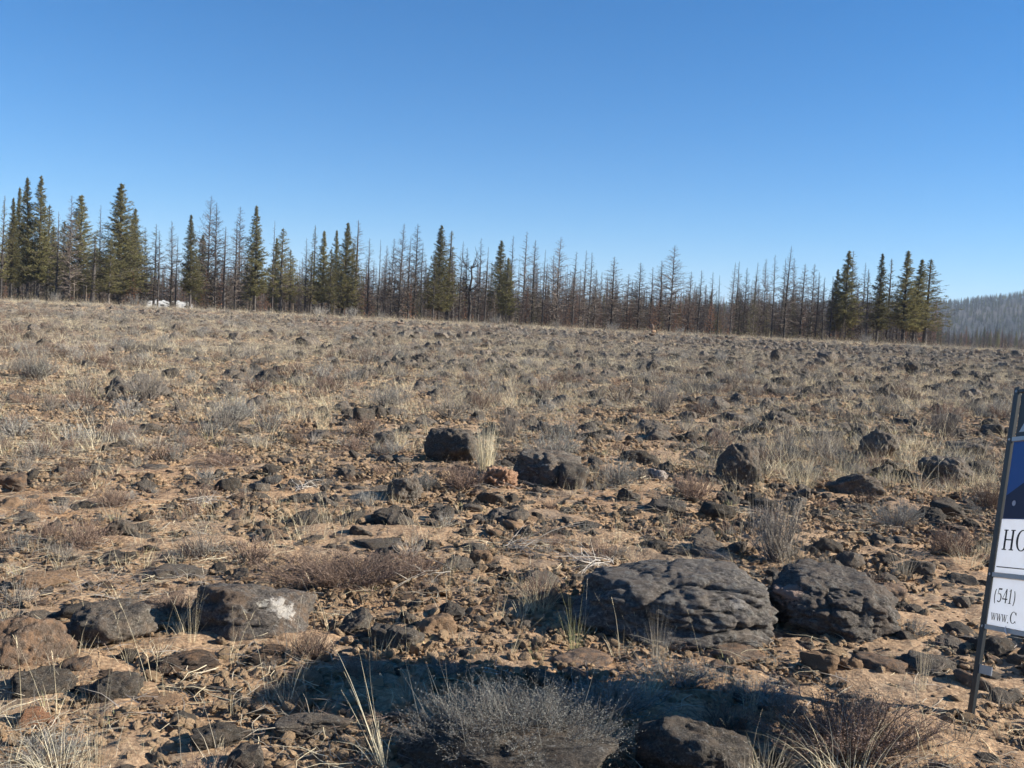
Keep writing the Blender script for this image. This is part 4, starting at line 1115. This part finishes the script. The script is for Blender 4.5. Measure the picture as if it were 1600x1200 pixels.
# ------------------------------------------------------------------ yard sign at the right edge
def sign():
    base = G(1515, 1120)
    vp = ray(595, 790)                 # direction along the rails, going away from the camera
    u = -vp                            # towards the near end
    d = ray(1590, 605)
    # top of the post: on its pixel ray, in the plane through the base square to the rails
    k = ((base - CAM).dot(u)) / d.dot(u)
    top = CAM + d * k
    v = (top - base).normalized(); Lp = (top - base).length
    n = v.cross(u).normalized()
    if n.x > 0: n = -n               # face that looks left, towards the picture
    def ypos(y):                       # distance along the post whose pixel row is y
        lo, hi = 0, Lp
        for _ in range(30):
            m = (lo + hi) / 2
            if project(base + v * m)[1] > y: lo = m
            else: hi = m
        return lo
    X = Matrix((( u.x, v.x, n.x, base.x), (u.y, v.y, n.y, base.y), (u.z, v.z, n.z, base.z), (0, 0, 0, 1)))
    t = empty('yard_sign'); t.matrix_world = X
    tag(t, 'leaning metal framed yard sign with white and blue panels at the right edge', 'sign')
    black = plain('dark_painted_steel', (0.018, 0.020, 0.018), 0.45, 0.0, 0.5, 0.6)
    galv = plain('galvanised_steel', (0.45, 0.45, 0.44), 0.45, 0.7, 0.5, 0.4)
    white_p, nt, b = mat('white_sign_plastic')
    b.inputs['Roughness'].default_value = 0.5
    tcs = nt.nodes.new('ShaderNodeTexCoord'); fs = noise(nt, tcs.outputs['Object'], 14, 8, 0.7)
    L(nt, mixc(nt, ramp(nt, fs, [(0.45, 0.0), (0.75, 0.35)]), (0.82, 0.83, 0.85), (0.62, 0.55, 0.46)), b.inputs['Base Color'])
    tr = nt.nodes.new('ShaderNodeBsdfTranslucent'); tr.inputs[0].default_value = (0.8, 0.82, 0.86, 1)
    mx = nt.nodes.new('ShaderNodeMixShader'); mx.inputs[0].default_value = 0.45
    L(nt, b.outputs[0], mx.inputs[1]); L(nt, tr.outputs[0], mx.inputs[2]); L(nt, mx.outputs[0], nt.nodes['Material Output'].inputs['Surface'])
    blue_p, nt, b = mat('blue_sign_print')
    b.inputs['Base Color'].default_value = (0.03, 0.07, 0.19, 1); b.inputs['Roughness'].default_value = 0.35
    tr = nt.nodes.new('ShaderNodeBsdfTranslucent'); tr.inputs[0].default_value = (0.10, 0.19, 0.38, 1)
    mx = nt.nodes.new('ShaderNodeMixShader'); mx.inputs[0].default_value = 0.45
    L(nt, b.outputs[0], mx.inputs[1]); L(nt, tr.outputs[0], mx.inputs[2]); L(nt, mx.outputs[0], nt.nodes['Material Output'].inputs['Surface'])
    ink = plain('black_print', (0.012, 0.012, 0.014), 0.6)
    W = 0.62
    def part(name, lo, hi, m):
        g = Geo(); g.box(lo, hi); return link(name, g.mesh(name, [m]), t, None, False)
    # angle iron posts: two flanges each
    for x0 in (0.0, W):
        g = Geo(); s_ = 1 if x0 == 0 else -1
        g.box((min(x0 - 0.016, x0 + .016), -0.18, -0.003), (max(x0 - 0.016, x0 + .016), Lp, 0.003))
        g.box((x0 - 0.016 * s_ - .002, -0.18, -0.030), (x0 - 0.016 * s_ + .002, Lp, -0.0035))
        link('post', g.mesh('post', [black]), t, None, False)
    y_rail = [ypos(687), ypos(897), ypos(978)]
    y_rail2 = ypos(612)
    for yy in y_rail: part('rail', (0.018, yy - .009, -0.012), (W - .018, yy + .009, 0.004), galv)
    part('rail', (0.018, y_rail2 - .007, -0.012), (W - .018, y_rail2 + .007, 0.004), black)
    ya, yb, yc = y_rail[0] - .011, ypos(810), y_rail[1] + .011
    part('top_panel', (0.03, y_rail[0] + .011, -0.008), (W - .03, y_rail2 - .01, -0.004), black)
    # pale diagonal strips on the top panel
    g = Geo()
    for (a, b_) in (((0.05, y_rail[0] + .03), (0.16, y_rail2 - .03)), ((0.20, y_rail[0] + .03), (0.30, y_rail2 - .03))):
        q = len(g.v); g.v += [(a[0], a[1], -.0025), (a[0] + .035, a[1], -.0025), (b_[0] + .035, b_[1], -.0025), (b_[0], b_[1], -.0025)]; g.f.append((q, q + 1, q + 2, q + 3)); g.m.append(0)
    link('print', g.mesh('print', [galv]), t, None, False)
    part('blue_panel', (0.024, yb, -0.008), (W - .024, ya, -0.004), blue_p)
    part('white_panel', (0.018, yc, -0.008), (W - .018, yb - .001, -0.004), white_p)
    part('contact_panel', (0.018, y_rail[2] + .011, -0.008), (W - .018, y_rail[1] - .011, -0.004), white_p)
    part('print_line', (0.03, ypos(885) , -.0035), (W - .03, ypos(885) + .004, -.0025), ink)
    part('foot_tab', (0.016, ypos(1050), -.004), (0.10, ypos(1050) + .035, 0.0), galv)
    navy = plain('navy_tone', (0.006, 0.012, 0.05), 0.4, 0, 0.3)  # darker navy lower area of the blue panel, slanted upper edge
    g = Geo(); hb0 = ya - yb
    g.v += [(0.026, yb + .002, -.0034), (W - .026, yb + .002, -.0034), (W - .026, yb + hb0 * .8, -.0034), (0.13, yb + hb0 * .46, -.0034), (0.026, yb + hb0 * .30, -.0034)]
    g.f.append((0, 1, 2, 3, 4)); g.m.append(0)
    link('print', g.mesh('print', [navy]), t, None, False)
    # white marks on the blue panel
    g = Geo()
    def disc(cx, cy, r, rx=1.0, z=-.0026, n_=28):
        b0 = len(g.v); g.v.append((cx, cy, z))
        for k2 in range(n_): g.v.append((cx + r * rx * math.cos(6.2832 * k2 / n_), cy + r * math.sin(6.2832 * k2 / n_), z))
        for k2 in range(n_): g.f.append((b0, b0 + 1 + k2, b0 + 1 + (k2 + 1) % n_)); g.m.append(0)
    hb = ya - yb
    disc(0.085, yb + hb * .20, 0.012); disc(0.225, yb + hb * .66, 0.05); disc(0.235, yb + hb * .86, 0.035)
    g.v += [(0.20, yb + hb * .30, -.0026), (0.42, yb + hb * .30, -.0026), (0.42, yb + hb * .52, -.0026), (0.20, yb + hb * .52, -.0026)]; q = len(g.v); g.f.append((q - 4, q - 3, q - 2, q - 1)); g.m.append(0)
    link('emblem', g.mesh('emblem', [white_p]), t, None, False)
    # serif lettering from strokes (x, y in cap heights)
    def quad(g, a, b_, w):
        a = Vector((*a, 0)); b_ = Vector((*b_, 0)); s_ = Vector((w, 0, 0)) if abs(b_.y - a.y) > 0.02 else Vector((0, w, 0))
        q = len(g.v); g.v += [tuple(a - s_ / 2), tuple(a + s_ / 2), tuple(b_ + s_ / 2), tuple(b_ - s_ / 2)]; g.f.append((q, q + 1, q + 2, q + 3)); g.m.append(0)
    def arc(g, cx, cy, rx, ry, a0, a1, th, tv, n_=26):
        q = len(g.v)
        for i in range(n_ + 1):
            a = a0 + (a1 - a0) * i / n_; c, s_ = math.cos(a), math.sin(a)
            g.v.append((cx + rx * c, cy + ry * s_, 0)); g.v.append((cx + (rx - th) * c, cy + (ry - tv) * s_, 0))
        for i in range(n_): g.f.append((q + 2 * i, q + 2 * i + 1, q + 2 * i + 3, q + 2 * i + 2)); g.m.append(0)
    PI = math.pi
    def H_(g):
        for x in (.2, .75): quad(g, (x, 0), (x, 1), .15); quad(g, (x - .17, .025), (x + .17, .025), .05); quad(g, (x - .17, .975), (x + .17, .975), .05)
        quad(g, (.2, .51), (.75, .51), .06); return 1.0
    def O_(g): arc(g, .5, .5, .45, .52, 0, 2 * PI, .16, .05, 40); return 1.0
    def C_(g): arc(g, .5, .5, .45, .52, .18 * PI, 1.8 * PI, .16, .05); quad(g, (.86, .68), (.86, .98), .05); quad(g, (.88, .02), (.88, .2), .04); return 1.0
    def lp(g): arc(g, .5, .4, .35, .68, .72 * PI, 1.28 * PI, .1, .04); return .45
    def rp(g): arc(g, -.05, .4, .35, .68, -.28 * PI, .28 * PI, .1, .04); return .4
    def five(g): quad(g, (.12, .94), (.52, .94), .11); quad(g, (.1, .55), (.16, .98), .06); arc(g, .27, .32, .28, .32, -.75 * PI, .6 * PI, .12, .07); return .62
    def four(g): quad(g, (.42, 0), (.42, 1), .12); quad(g, (.02, .28), (.6, .28), .08); quad(g, (.05, .28), (.42, 1), .06); return .64
    def one(g): quad(g, (.25, 0), (.25, 1), .12); quad(g, (.08, .02), (.42, .02), .04); quad(g, (.1, .84), (.25, .96), .06); return .5
    def w_(g):
        for a, b_, w in (((.08, .62), (.25, .0), .11), ((.25, 0), (.4, .62), .05), ((.38, .62), (.55, 0), .11), ((.55, 0), (.7, .62), .05)): quad(g, a, b_, w)
        for x in (.08, .38, .7): quad(g, (x - .1, .61), (x + .1, .61), .035)
        return .78
    def dot(g): quad(g, (.08, .0), (.2, .0), .12); return .32
    def word(name, letters, x0, y0, s_):
        x = x0
        for fn in letters:
            g = Geo(); adv = fn(g)
            g.v = [(x + a * s_, y0 + b_ * s_, -.0030 + .0004) for a, b_, c in g.v]
            link(name, g.mesh(name, [ink]), t, None, False); x += adv * s_
    word('letter', [H_, O_], 0.045, ypos(858), 0.085)
    word('letter', [lp, five, four, one, rp], 0.035, ypos(938), 0.058)
    word('letter', [w_, w_, w_, dot, C_], 0.040, ypos(966), 0.046)
    for yy in y_rail + [y_rail2]:
        g = Geo(); g.tube([Vector((0.004, yy, -.002)), Vector((0.004, yy, .007))], .006, .006, 6); g.v.append((0.004, yy, .007)); q = len(g.v)
        for k2 in range(6): g.f.append((q - 1, q - 7 + k2, q - 7 + (k2 + 1) % 6)); g.m.append(0)
        link('bolt', g.mesh('bolt', [galv]), t, None, False)
    # white cable tie on the bottom rail
    g = Geo(); yy = y_rail[2]; g.tube([Vector((.16 + .004 * k, yy + .014 * math.cos(k * .8), .006 + .006 * math.sin(k * .8))) for k in range(6)], .003, .003, 6)
    link('cable_tie', g.mesh('cable_tie', [white_p]), t)
    placed.append((base.x, base.y, 0.25)); placed.append((base.x + u.x * .4, base.y + u.y * .4, .25))
sign()
landmarks.append((1545, 900, 'the yard sign'))

# ------------------------------------------------------------------ random field cover
def free(x, y, r):
    for (a, b, c) in placed:
        if (x - a) ** 2 + (y - b) ** 2 < (c + r) ** 2 * 0.8: return False
    return True
def polar(n, r0, r1, p=2.0, spread=0.60):
    a = rng.uniform(-spread, spread, n); u = rng.uniform(0, 1, n)
    r = (r0 ** p + u * (r1 ** p - r0 ** p)) ** (1 / p)
    return r * np.sin(a), r * np.cos(a), r

# rocks 10-45 cm
x, y, r = polar(32000, 3.0, 95, 1.62)
size = (0.09 + 0.12 * rng.exponential(0.8, len(x))) * np.clip(.85 + r / 120, 1, 1.35); size = np.where((r > 22) & (x > -3), size * 1.2, size); size = np.minimum(size, 0.5)
azn = np.arctan2(x, y)
dens = 0.55 + 0.5 * vnoise(x / 2.5, y / 2.5, seed=61) + 0.6 * (azn + 0.1)
dens = np.where(r > 60, dens * np.clip((90 - r) / 22, 0, 1), dens)
keep = (rng.uniform(0, 1, len(x)) < dens)
x2, y2, r2 = polar(520, 3.0, 10, 1.5)
x = np.concatenate([x, x2]); y = np.concatenate([y, y2]); r = np.concatenate([r, r2]); size = np.concatenate([size, 0.045 + 0.05 * rng.exponential(0.8, 520)]); keep = np.concatenate([keep, np.ones(520, bool)])
size = np.where(r < 10, np.minimum(size, 0.25), size)
cand = [(x[i], y[i], r[i], size[i]) for i in np.where(keep)[0]]
cand = [c for c in cand if free(c[0], c[1], c[3] * .45)]
z = ground(np.array([c[0] for c in cand]), np.array([c[1] for c in cand]))
cand = [(c[0], c[1], zz, c[2], c[3]) for c, zz in zip(cand, z)]
def inframe(c):
    px, py, dz = project((c[0], c[1], c[2])); return 0 < px < 1600 and 0 < py < 1195
vis_c = sorted([c for c in cand if inframe(c)], key=lambda c: -c[4] / c[3])
n_ind = 300 - len(hero)
ind = vis_c[:n_ind]; ids = set(id(c) for c in ind); rest = [c for c in cand if id(c) not in ids]
keys = ['v%d' % i for i in range(9)] * 5 + ['w%d' % i for i in range(4)] + ['t%d' % i for i in range(4)]
for c in ind:
    k = random.choice(keys if c[3] < 11 else keys[:45]); me = RK[k]
    o = bpy.data.objects.new('basalt_rock' if k[0] != 't' else 'tan_rock', me); C.objects.link(o)
    s_ = c[4] / 2; hz = R(0.7, 1.3) if c[3] > 12 else R(0.5, 1.0)
    o.scale = (s_, s_ * R(.7, 1.1), s_ * hz); o.location = (c[0], c[1], c[2] + s_ * hz * R(-.25, .2)); o.rotation_euler = (R(-.5, .5), R(-.5, .5), R(0, 6.28))
    szw = 'small' if c[4] < .2 else ('medium' if c[4] < .32 else 'large')
    items.append([o, szw + ' ' + {'v': 'dark basalt rock', 'w': 'brownish basalt rock', 't': 'tan stained rock'}[k[0]], 'rock', 'rocks lying on the field', c[4] / c[3]])
    placed.append((c[0], c[1], s_ * .8))
rk = list(RK.values())
rcol = variant_collection('rock', [RK[k] for k in RK if k[0] == 'v'])
P = [(c[0], c[1], c[2] + c[4] * R(-.08, .12)) for c in rest]
S = [(c[4] / 2, c[4] / 2 * R(.7, 1.1), c[4] / 2 * R(.7, 1.4)) for c in rest]
Rt = [(R(-.6, .6), R(-.6, .6), R(0, 6.28)) for c in rest]
scatter('scattered_rocks', rcol, 9, P, Rt, S, 'smaller dark rocks scattered all over the field', 'rocks')

# stones 3-10 cm and earth clods
peb = [rock_mesh('stone', 500 + i, 2, R(.5, .8), 6, .16, 0, M[k], 1.0) for i, k in enumerate(['basalt', 'basalt_warm', 'tan_stone', 'basalt', 'clod', 'basalt_warm', 'basalt'])]
pcol = variant_collection('stone', peb)
x, y, r = polar(42000, 2.6, 62, 1.4)
k_ = rng.uniform(0, 1, len(x)) < 0.6 + 0.5 * vnoise(x / 1.2, y / 1.2, seed=66)
x, y, r = x[k_], y[k_], r[k_]
s_ = (0.008 + 0.015 * rng.exponential(0.8, len(x))) * (1 + r / 25); s_ = np.minimum(s_, 0.06)
zz = ground(x, y)
scatter('loose_stones', pcol, len(peb), np.stack([x, y, zz + s_ * .2], -1), rng.uniform(-3, 3, (len(x), 3)) * np.array([.12, .12, 1]), np.stack([s_ * rng.uniform(.8, 1.3, len(x)), s_, s_ * rng.uniform(.6, 1, len(x))], -1), 'loose dark and tan stones strewn over the soil', 'stones')
cld = [rock_mesh('clod', 520 + i, 2, .75, 6, .18, 0, M['clod'], .95) for i in range(5)]
for me in cld + peb:
    me.polygons.foreach_set('use_smooth', [False] * len(me.polygons))
ccol = variant_collection('clod', cld)
x, y, r = polar(130000, 2.5, 24, 1.1)
k_ = rng.uniform(0, 1, len(x)) < 0.78 + 0.75 * vnoise(x / 0.9, y / 0.9, seed=68)
x, y, r = x[k_], y[k_], r[k_]
s_ = (0.0035 + 0.0050 * rng.exponential(0.8, len(x))) * (1 + r / 11); s_ = np.minimum(s_, 0.032)
zz = ground(x, y)
scatter('soil_clods', ccol, len(cld), np.stack([x, y, zz + s_ * .4 + 0.004], -1), rng.uniform(-3, 3, (len(x), 3)) * np.array([.25, .25, 1]), np.stack([s_ * rng.uniform(.8, 1.4, len(x)), s_, s_ * .85], -1), 'crumbly orange tan clods covering the bare soil', 'soil clods')

# small shrubs
SM = []
for i in range(3): SM.append(('grey', shrub_geo(34, 9, .5, .5, 3, (.03, .010), .007, .4, 3, 8).mesh('shrub', SG)))
for i in range(3): SM.append(('brown', shrub_geo(34, 9, .5, .5, 3, (.028, .013), .007, .5, 3).mesh('shrub', BR)))
for i in range(2): SM.append(('pale', shrub_geo(34, 9, .5, .45, 2, (.03, .008), .007, .2, 3, 14).mesh('shrub', [M['sage_twig'], M['straw_dull']])))
x, y, r = polar(30000, 3.2, 97, 1.75)
k_ = rng.uniform(0, 1, len(x)) < 0.6 + 0.6 * vnoise(x / 3.5, y / 3.5, seed=71)
x, y, r = x[k_], y[k_], r[k_]
sz = (0.14 + 0.17 * rng.exponential(0.6, len(x))) * np.clip(0.9 + r / 60, 1, 1.15); sz = np.minimum(sz, 0.7); sz = np.where(r < 10, np.minimum(sz * .8, .34), sz)
zz = ground(x, y)
cand = [(x[i], y[i], zz[i], r[i], sz[i]) for i in range(len(x)) if free(x[i], y[i], sz[i] * .3)]
vis_c = sorted([c for c in cand if inframe(c)], key=lambda c: -c[4] / c[3])
ind = vis_c[:200]; ids = set(id(c) for c in ind); rest = [c for c in cand if id(c) not in ids]
for c in ind:
    kd, me = random.choice(SM)
    o = bpy.data.objects.new({'grey': 'sagebrush', 'brown': 'brown_shrub', 'pale': 'dry_shrub'}[kd], me); C.objects.link(o)
    o.scale = (c[4], c[4] * R(.8, 1.2), c[4] * R(.75, 1.25)); o.location = (c[0], c[1], c[2] - .01); o.rotation_euler = (0, 0, R(0, 6.28))
    items.append([o, {'grey': 'low grey sage shrub', 'brown': 'low brown shrub', 'pale': 'pale dry shrub'}[kd], 'shrub', 'shrubs on the field', c[4] / c[3]])
scol = variant_collection('shrub', [m_ for _, m_ in SM])
scatter('low_scrub', scol, len(SM), [(c[0], c[1], c[2] - .01) for c in rest], [(0, 0, R(0, 6.28)) for c in rest], [(c[4], c[4], c[4] * R(.7, 1.3)) for c in rest], 'low grey and brown scrub spread over the far field', 'scrub')

# grass: small tufts everywhere
GM = []
for i in range(3): GM.append(tuft_geo(14, .2, .7, .05, .0032, 2, .5, segs=3).mesh('grass', [M['straw_dull']]))
for i in range(3): GM.append(tuft_geo(12, .20, .6, .04, .0028, 2, .5, segs=3).mesh('grass', [M['straw']]))
GM.append(tuft_geo(26, .10, 1.2, .06, .003, 0, .8, segs=3).mesh('grass', [M['straw_dull']]))
GM.append(tuft_geo(3, .26, .6, .03, .0022, 2, .5, segs=4).mesh('grass', [M['straw']]))
GM.append(tuft_geo(14, .12, 1.0, .04, .004, 0, .6, segs=3).mesh('grass', [M['grass_green']]))
GM.append(tuft_geo(22, .14, 1.4, .10, .003, 0, 1.0, segs=3).mesh('grass', [M['sage_twig']]))
gcol = variant_collection('grass', GM)
def grass_pts(n, r0, r1, p, s0, s1, thr, seed, wid=1.0):
    x, y, r = polar(n, r0, r1, p)
    k_ = rng.uniform(0, 1, len(x)) < thr + 0.7 * vnoise(x / 1.6, y / 1.6, seed=seed) + 0.3 * vnoise(x / .4, y / .4, seed=seed + 1)
    x, y, r = x[k_], y[k_], r[k_]; s_ = rng.uniform(s0, s1, len(x))
    zz = ground(x, y)
    return np.stack([x, y, zz - .005], -1), np.stack([s_ * wid, s_ * wid, s_], -1)
parts = [grass_pts(5600, 3.0, 14, 1.8, .4, .9, .38, 81, 1.1), grass_pts(38000, 10, 45, 1.6, .5, 1.25, .50, 83, 1.7), grass_pts(36000, 38, 99, 1.9, .6, 1.3, .50, 85, 2.2)]
P = np.concatenate([a for a, b in parts]); S = np.concatenate([b for a, b in parts])
Rt = np.zeros_like(P); Rt[:, 2] = rng.uniform(0, 6.28, len(P))
scatter('dry_grass', gcol, len(GM), P, Rt, S, 'thin dry straw grass growing all over the field', 'grass')
# flat straw and twig litter on the soil
LM = []
for i in range(5):
    g = Geo()
    for k in range(9):
        a = R(0, 6.28); p = Vector((R(-.09, .09), R(-.09, .09), R(.004, .02))); d = Vector((math.cos(a), math.sin(a), R(-.1, .25))); pts = [p.copy()]
        for q in range(4):
            d = (d + rv() * .45); d.z *= .5; d.normalize(); p = p + d * R(.015, .04); p.z = max(p.z, .003); pts.append(p.copy())
        g.blade(pts, .0028, d.cross(Vector((0, 0, 1))).normalized() * .8 + Vector((0, 0, .3)))
    LM.append(g.mesh('litter', [M[('straw_dull', 'sage_twig', 'straw_dull', 'brown_twig', 'straw')[i]]]))
lcol = variant_collection('litter', LM)
x, y, r = polar(42000, 2.6, 60, 1.45)
k_ = rng.uniform(0, 1, len(x)) < .5 + .9 * vnoise(x / 1.1, y / 1.1, seed=91)
x, y, r = x[k_], y[k_], r[k_]
P = np.stack([x, y, ground(x, y) + .01], -1); s_ = rng.uniform(.7, 1.4, len(x)) * (1 + r / 18); Rt = np.zeros_like(P); Rt[:, 2] = rng.uniform(0, 6.28, len(P))
scatter('straw_litter', lcol, len(LM), P, Rt, np.stack([s_, s_, s_], -1), 'dead straw and twig litter lying flat on the soil', 'litter')
# crest fringe of taller grass
x, y, r = polar(5200, 82, 97, 2.0)
P = np.stack([x, y, ground(x, y)], -1); s_ = rng.uniform(1.0, 2.0, len(x)); Rt = np.zeros_like(P); Rt[:, 2] = rng.uniform(0, 6.28, len(P))
scatter('crest_grass', gcol, len(GM), P, Rt, np.stack([s_ * 1.8, s_ * 1.8, s_], -1), 'pale taller grass along the far field crest', 'grass')
# bushes at the foot of the woods
for (px, w, h) in ((82, 26, 14), (206, 30, 16), (222, 20, 10), (495, 40, 12), (545, 34, 14), (590, 24, 10), (770, 30, 12), (865, 26, 9), (950, 30, 10), (1060, 26, 9), (1350, 30, 10)):
    o = bpy.data.objects.new('edge_bush', random.choice(SM[:3])[1]); C.objects.link(o)
    a = math.atan((px - 800) / FPX); dd = R(88, 96); xx, yy = math.sin(a) * dd, math.cos(a) * dd
    W = w / FPX * dd; o.location = (xx, yy, gz(xx, yy) - .05); o.scale = (W, W, (h + 6) / FPX * dd * 2.0); o.rotation_euler = (0, 0, R(0, 6))
    items.append([o, 'grey bush on the field crest', 'shrub', 'shrubs on the field', 0.01])

# ------------------------------------------------------------------ labels worked out from where things stand
ORD = ['nearest', 'second nearest', 'third nearest', 'fourth nearest', 'fifth nearest', 'sixth nearest', 'seventh nearest', 'eighth nearest', 'ninth nearest', 'tenth nearest', 'eleventh nearest', 'twelfth nearest', 'thirteenth nearest', 'fourteenth nearest', 'fifteenth nearest', 'sixteenth nearest', 'seventeenth nearest', 'eighteenth nearest', 'nineteenth nearest', 'twentieth nearest']
buckets = {}
for it in items:
    px, py, _ = project(it[0].location)
    best = min(landmarks, key=lambda l: math.hypot((l[0] - px), (l[1] - py) * 1.6))
    dx, dy = px - best[0], py - best[1]
    rel = ('left of' if dx < 0 else 'right of') if abs(dx) > abs(dy) * 1.3 else ('behind' if dy < 0 else 'in front of')
    buckets.setdefault((it[1], rel, best[2]), []).append((math.hypot(dx, dy), it))
for (desc, rel, lm), lst in buckets.items():
    lst.sort(key=lambda q: q[0])
    for k, (dd, it) in enumerate(lst):
        lab = '%s %s %s' % (desc, rel, lm) if len(lst) == 1 else '%s %s %s, %s' % (desc, rel, lm, ORD[min(k, 19)])
        tag(it[0], lab, it[2], it[3])

tl = [(46, 'the tall slim left pine'), (128, 'the full pine near the left'), (190, 'the biggest dense pine'), (320, 'the short dark dense pine'), (403, 'the tall pine at left'), (443, 'the low wide pine'),
      (540, 'the dense pine left of middle'), (691, 'the dense middle pine'), (787, 'the slim middle pine'), (876, 'the broad dead pine'), (961, 'the shaggy dead pine'), (1053, 'the tallest conical dead pine'), (1234, 'the tallest right dead pine'),
      (1328, 'the dense right pine'), (1421, 'the first end pine'), (1453, 'the last wide pine')]
special = {46: 'tall slim green pine in the cluster near the left edge', 128: 'full green pine standing between the left cluster and the biggest pine', 190: 'biggest dense green pine, left of the parked campers', 320: 'short dark dense pine right of the parked campers',
  403: 'tall narrow pine standing above its neighbours left of the low wide pine', 443: 'low wide green pine with open lower limbs', 540: 'dense green pine left of the middle gap', 691: 'dense pointed green pine in the middle of the woods edge',
  787: 'slim green pine right of the gnarled snag', 876: 'broad dead pine with clumped twigs, right of middle', 961: 'shaggy grey dead pine standing apart right of middle', 1053: 'tallest conical dead pine above the brown young trees',
  1234: 'tallest bare dead pine of the right group', 1328: 'dense green pine right of the burnt right group', 1421: 'first of three green pines ending the woods', 1453: 'last green pine of the woods with wide right limbs'}
words = {'bare': 'bare dead pine', 'twiggy': 'twiggy dead pine', 'spar': 'thin limbless dead pine', 'wide': 'broad dead pine', 'dense': 'dense green pine', 'slim': 'slim green pine', 'open': 'open green pine', 'sparse': 'sparse green pine',
  'young': 'young green conifer', 'young_brown': 'scorched brown young conifer', 'young_dark': 'dark young conifer', 'sparse_brown': 'scorched brown sparse pine', 'sparse_dark': 'dark sparse pine', 'snag': 'snag', 'pole': 'pale bare trunk pole'}
named = {id(tree_land[k]): v for k, v in special.items()}
buckets = {}
for (t, px, kind) in tree_items:
    cat = 'tree'; grp = 'dead pines at the edge of the woods' if kind in ('bare', 'twiggy', 'spar', 'wide') else ('pale poles at the woods edge' if kind == 'pole' else 'green and scorched conifers at the woods edge')
    if kind == 'snag': tag(t, 'gnarled black snag with thick curved limbs right of the middle pine', 'tree'); continue
    if id(t) in named: tag(t, named[id(t)], cat, grp); continue
    best = min(tl, key=lambda q: abs(q[0] - px)); rel = 'left of' if px < best[0] else 'right of'
    buckets.setdefault((words[kind], rel, best[1], grp), []).append((abs(px - best[0]), t))
for (desc, rel, lm, grp), lst in buckets.items():
    lst.sort(key=lambda q: q[0])
    for k, (dd, t) in enumerate(lst):
        tag(t, '%s %s %s' % (desc, rel, lm) if len(lst) == 1 else '%s %s %s, %s' % (desc, rel, lm, ORD[min(k, 19)]), 'tree', grp)

# ------------------------------------------------------------------ thin haze over the far country
HAZE = True
if HAZE:
    g = Geo(); g.box((-6600, -6600, -30), (6600, 6600, 260))
    hm = bpy.data.materials.new('thin_haze'); hm.use_nodes = True; nt = hm.node_tree; nt.nodes.remove(nt.nodes['Principled BSDF'])
    pv = nt.nodes.new('ShaderNodeVolumePrincipled'); pv.inputs['Density'].default_value = 0.00015; pv.inputs['Color'].default_value = (0.62, 0.78, 1.0, 1)
    L(nt, pv.outputs[0], nt.nodes['Material Output'].inputs['Volume'])
    o = link('haze', g.mesh('haze', [hm]), None, None, False); tag(o, 'thin blue air over the far hill', None, None, 'stuff')
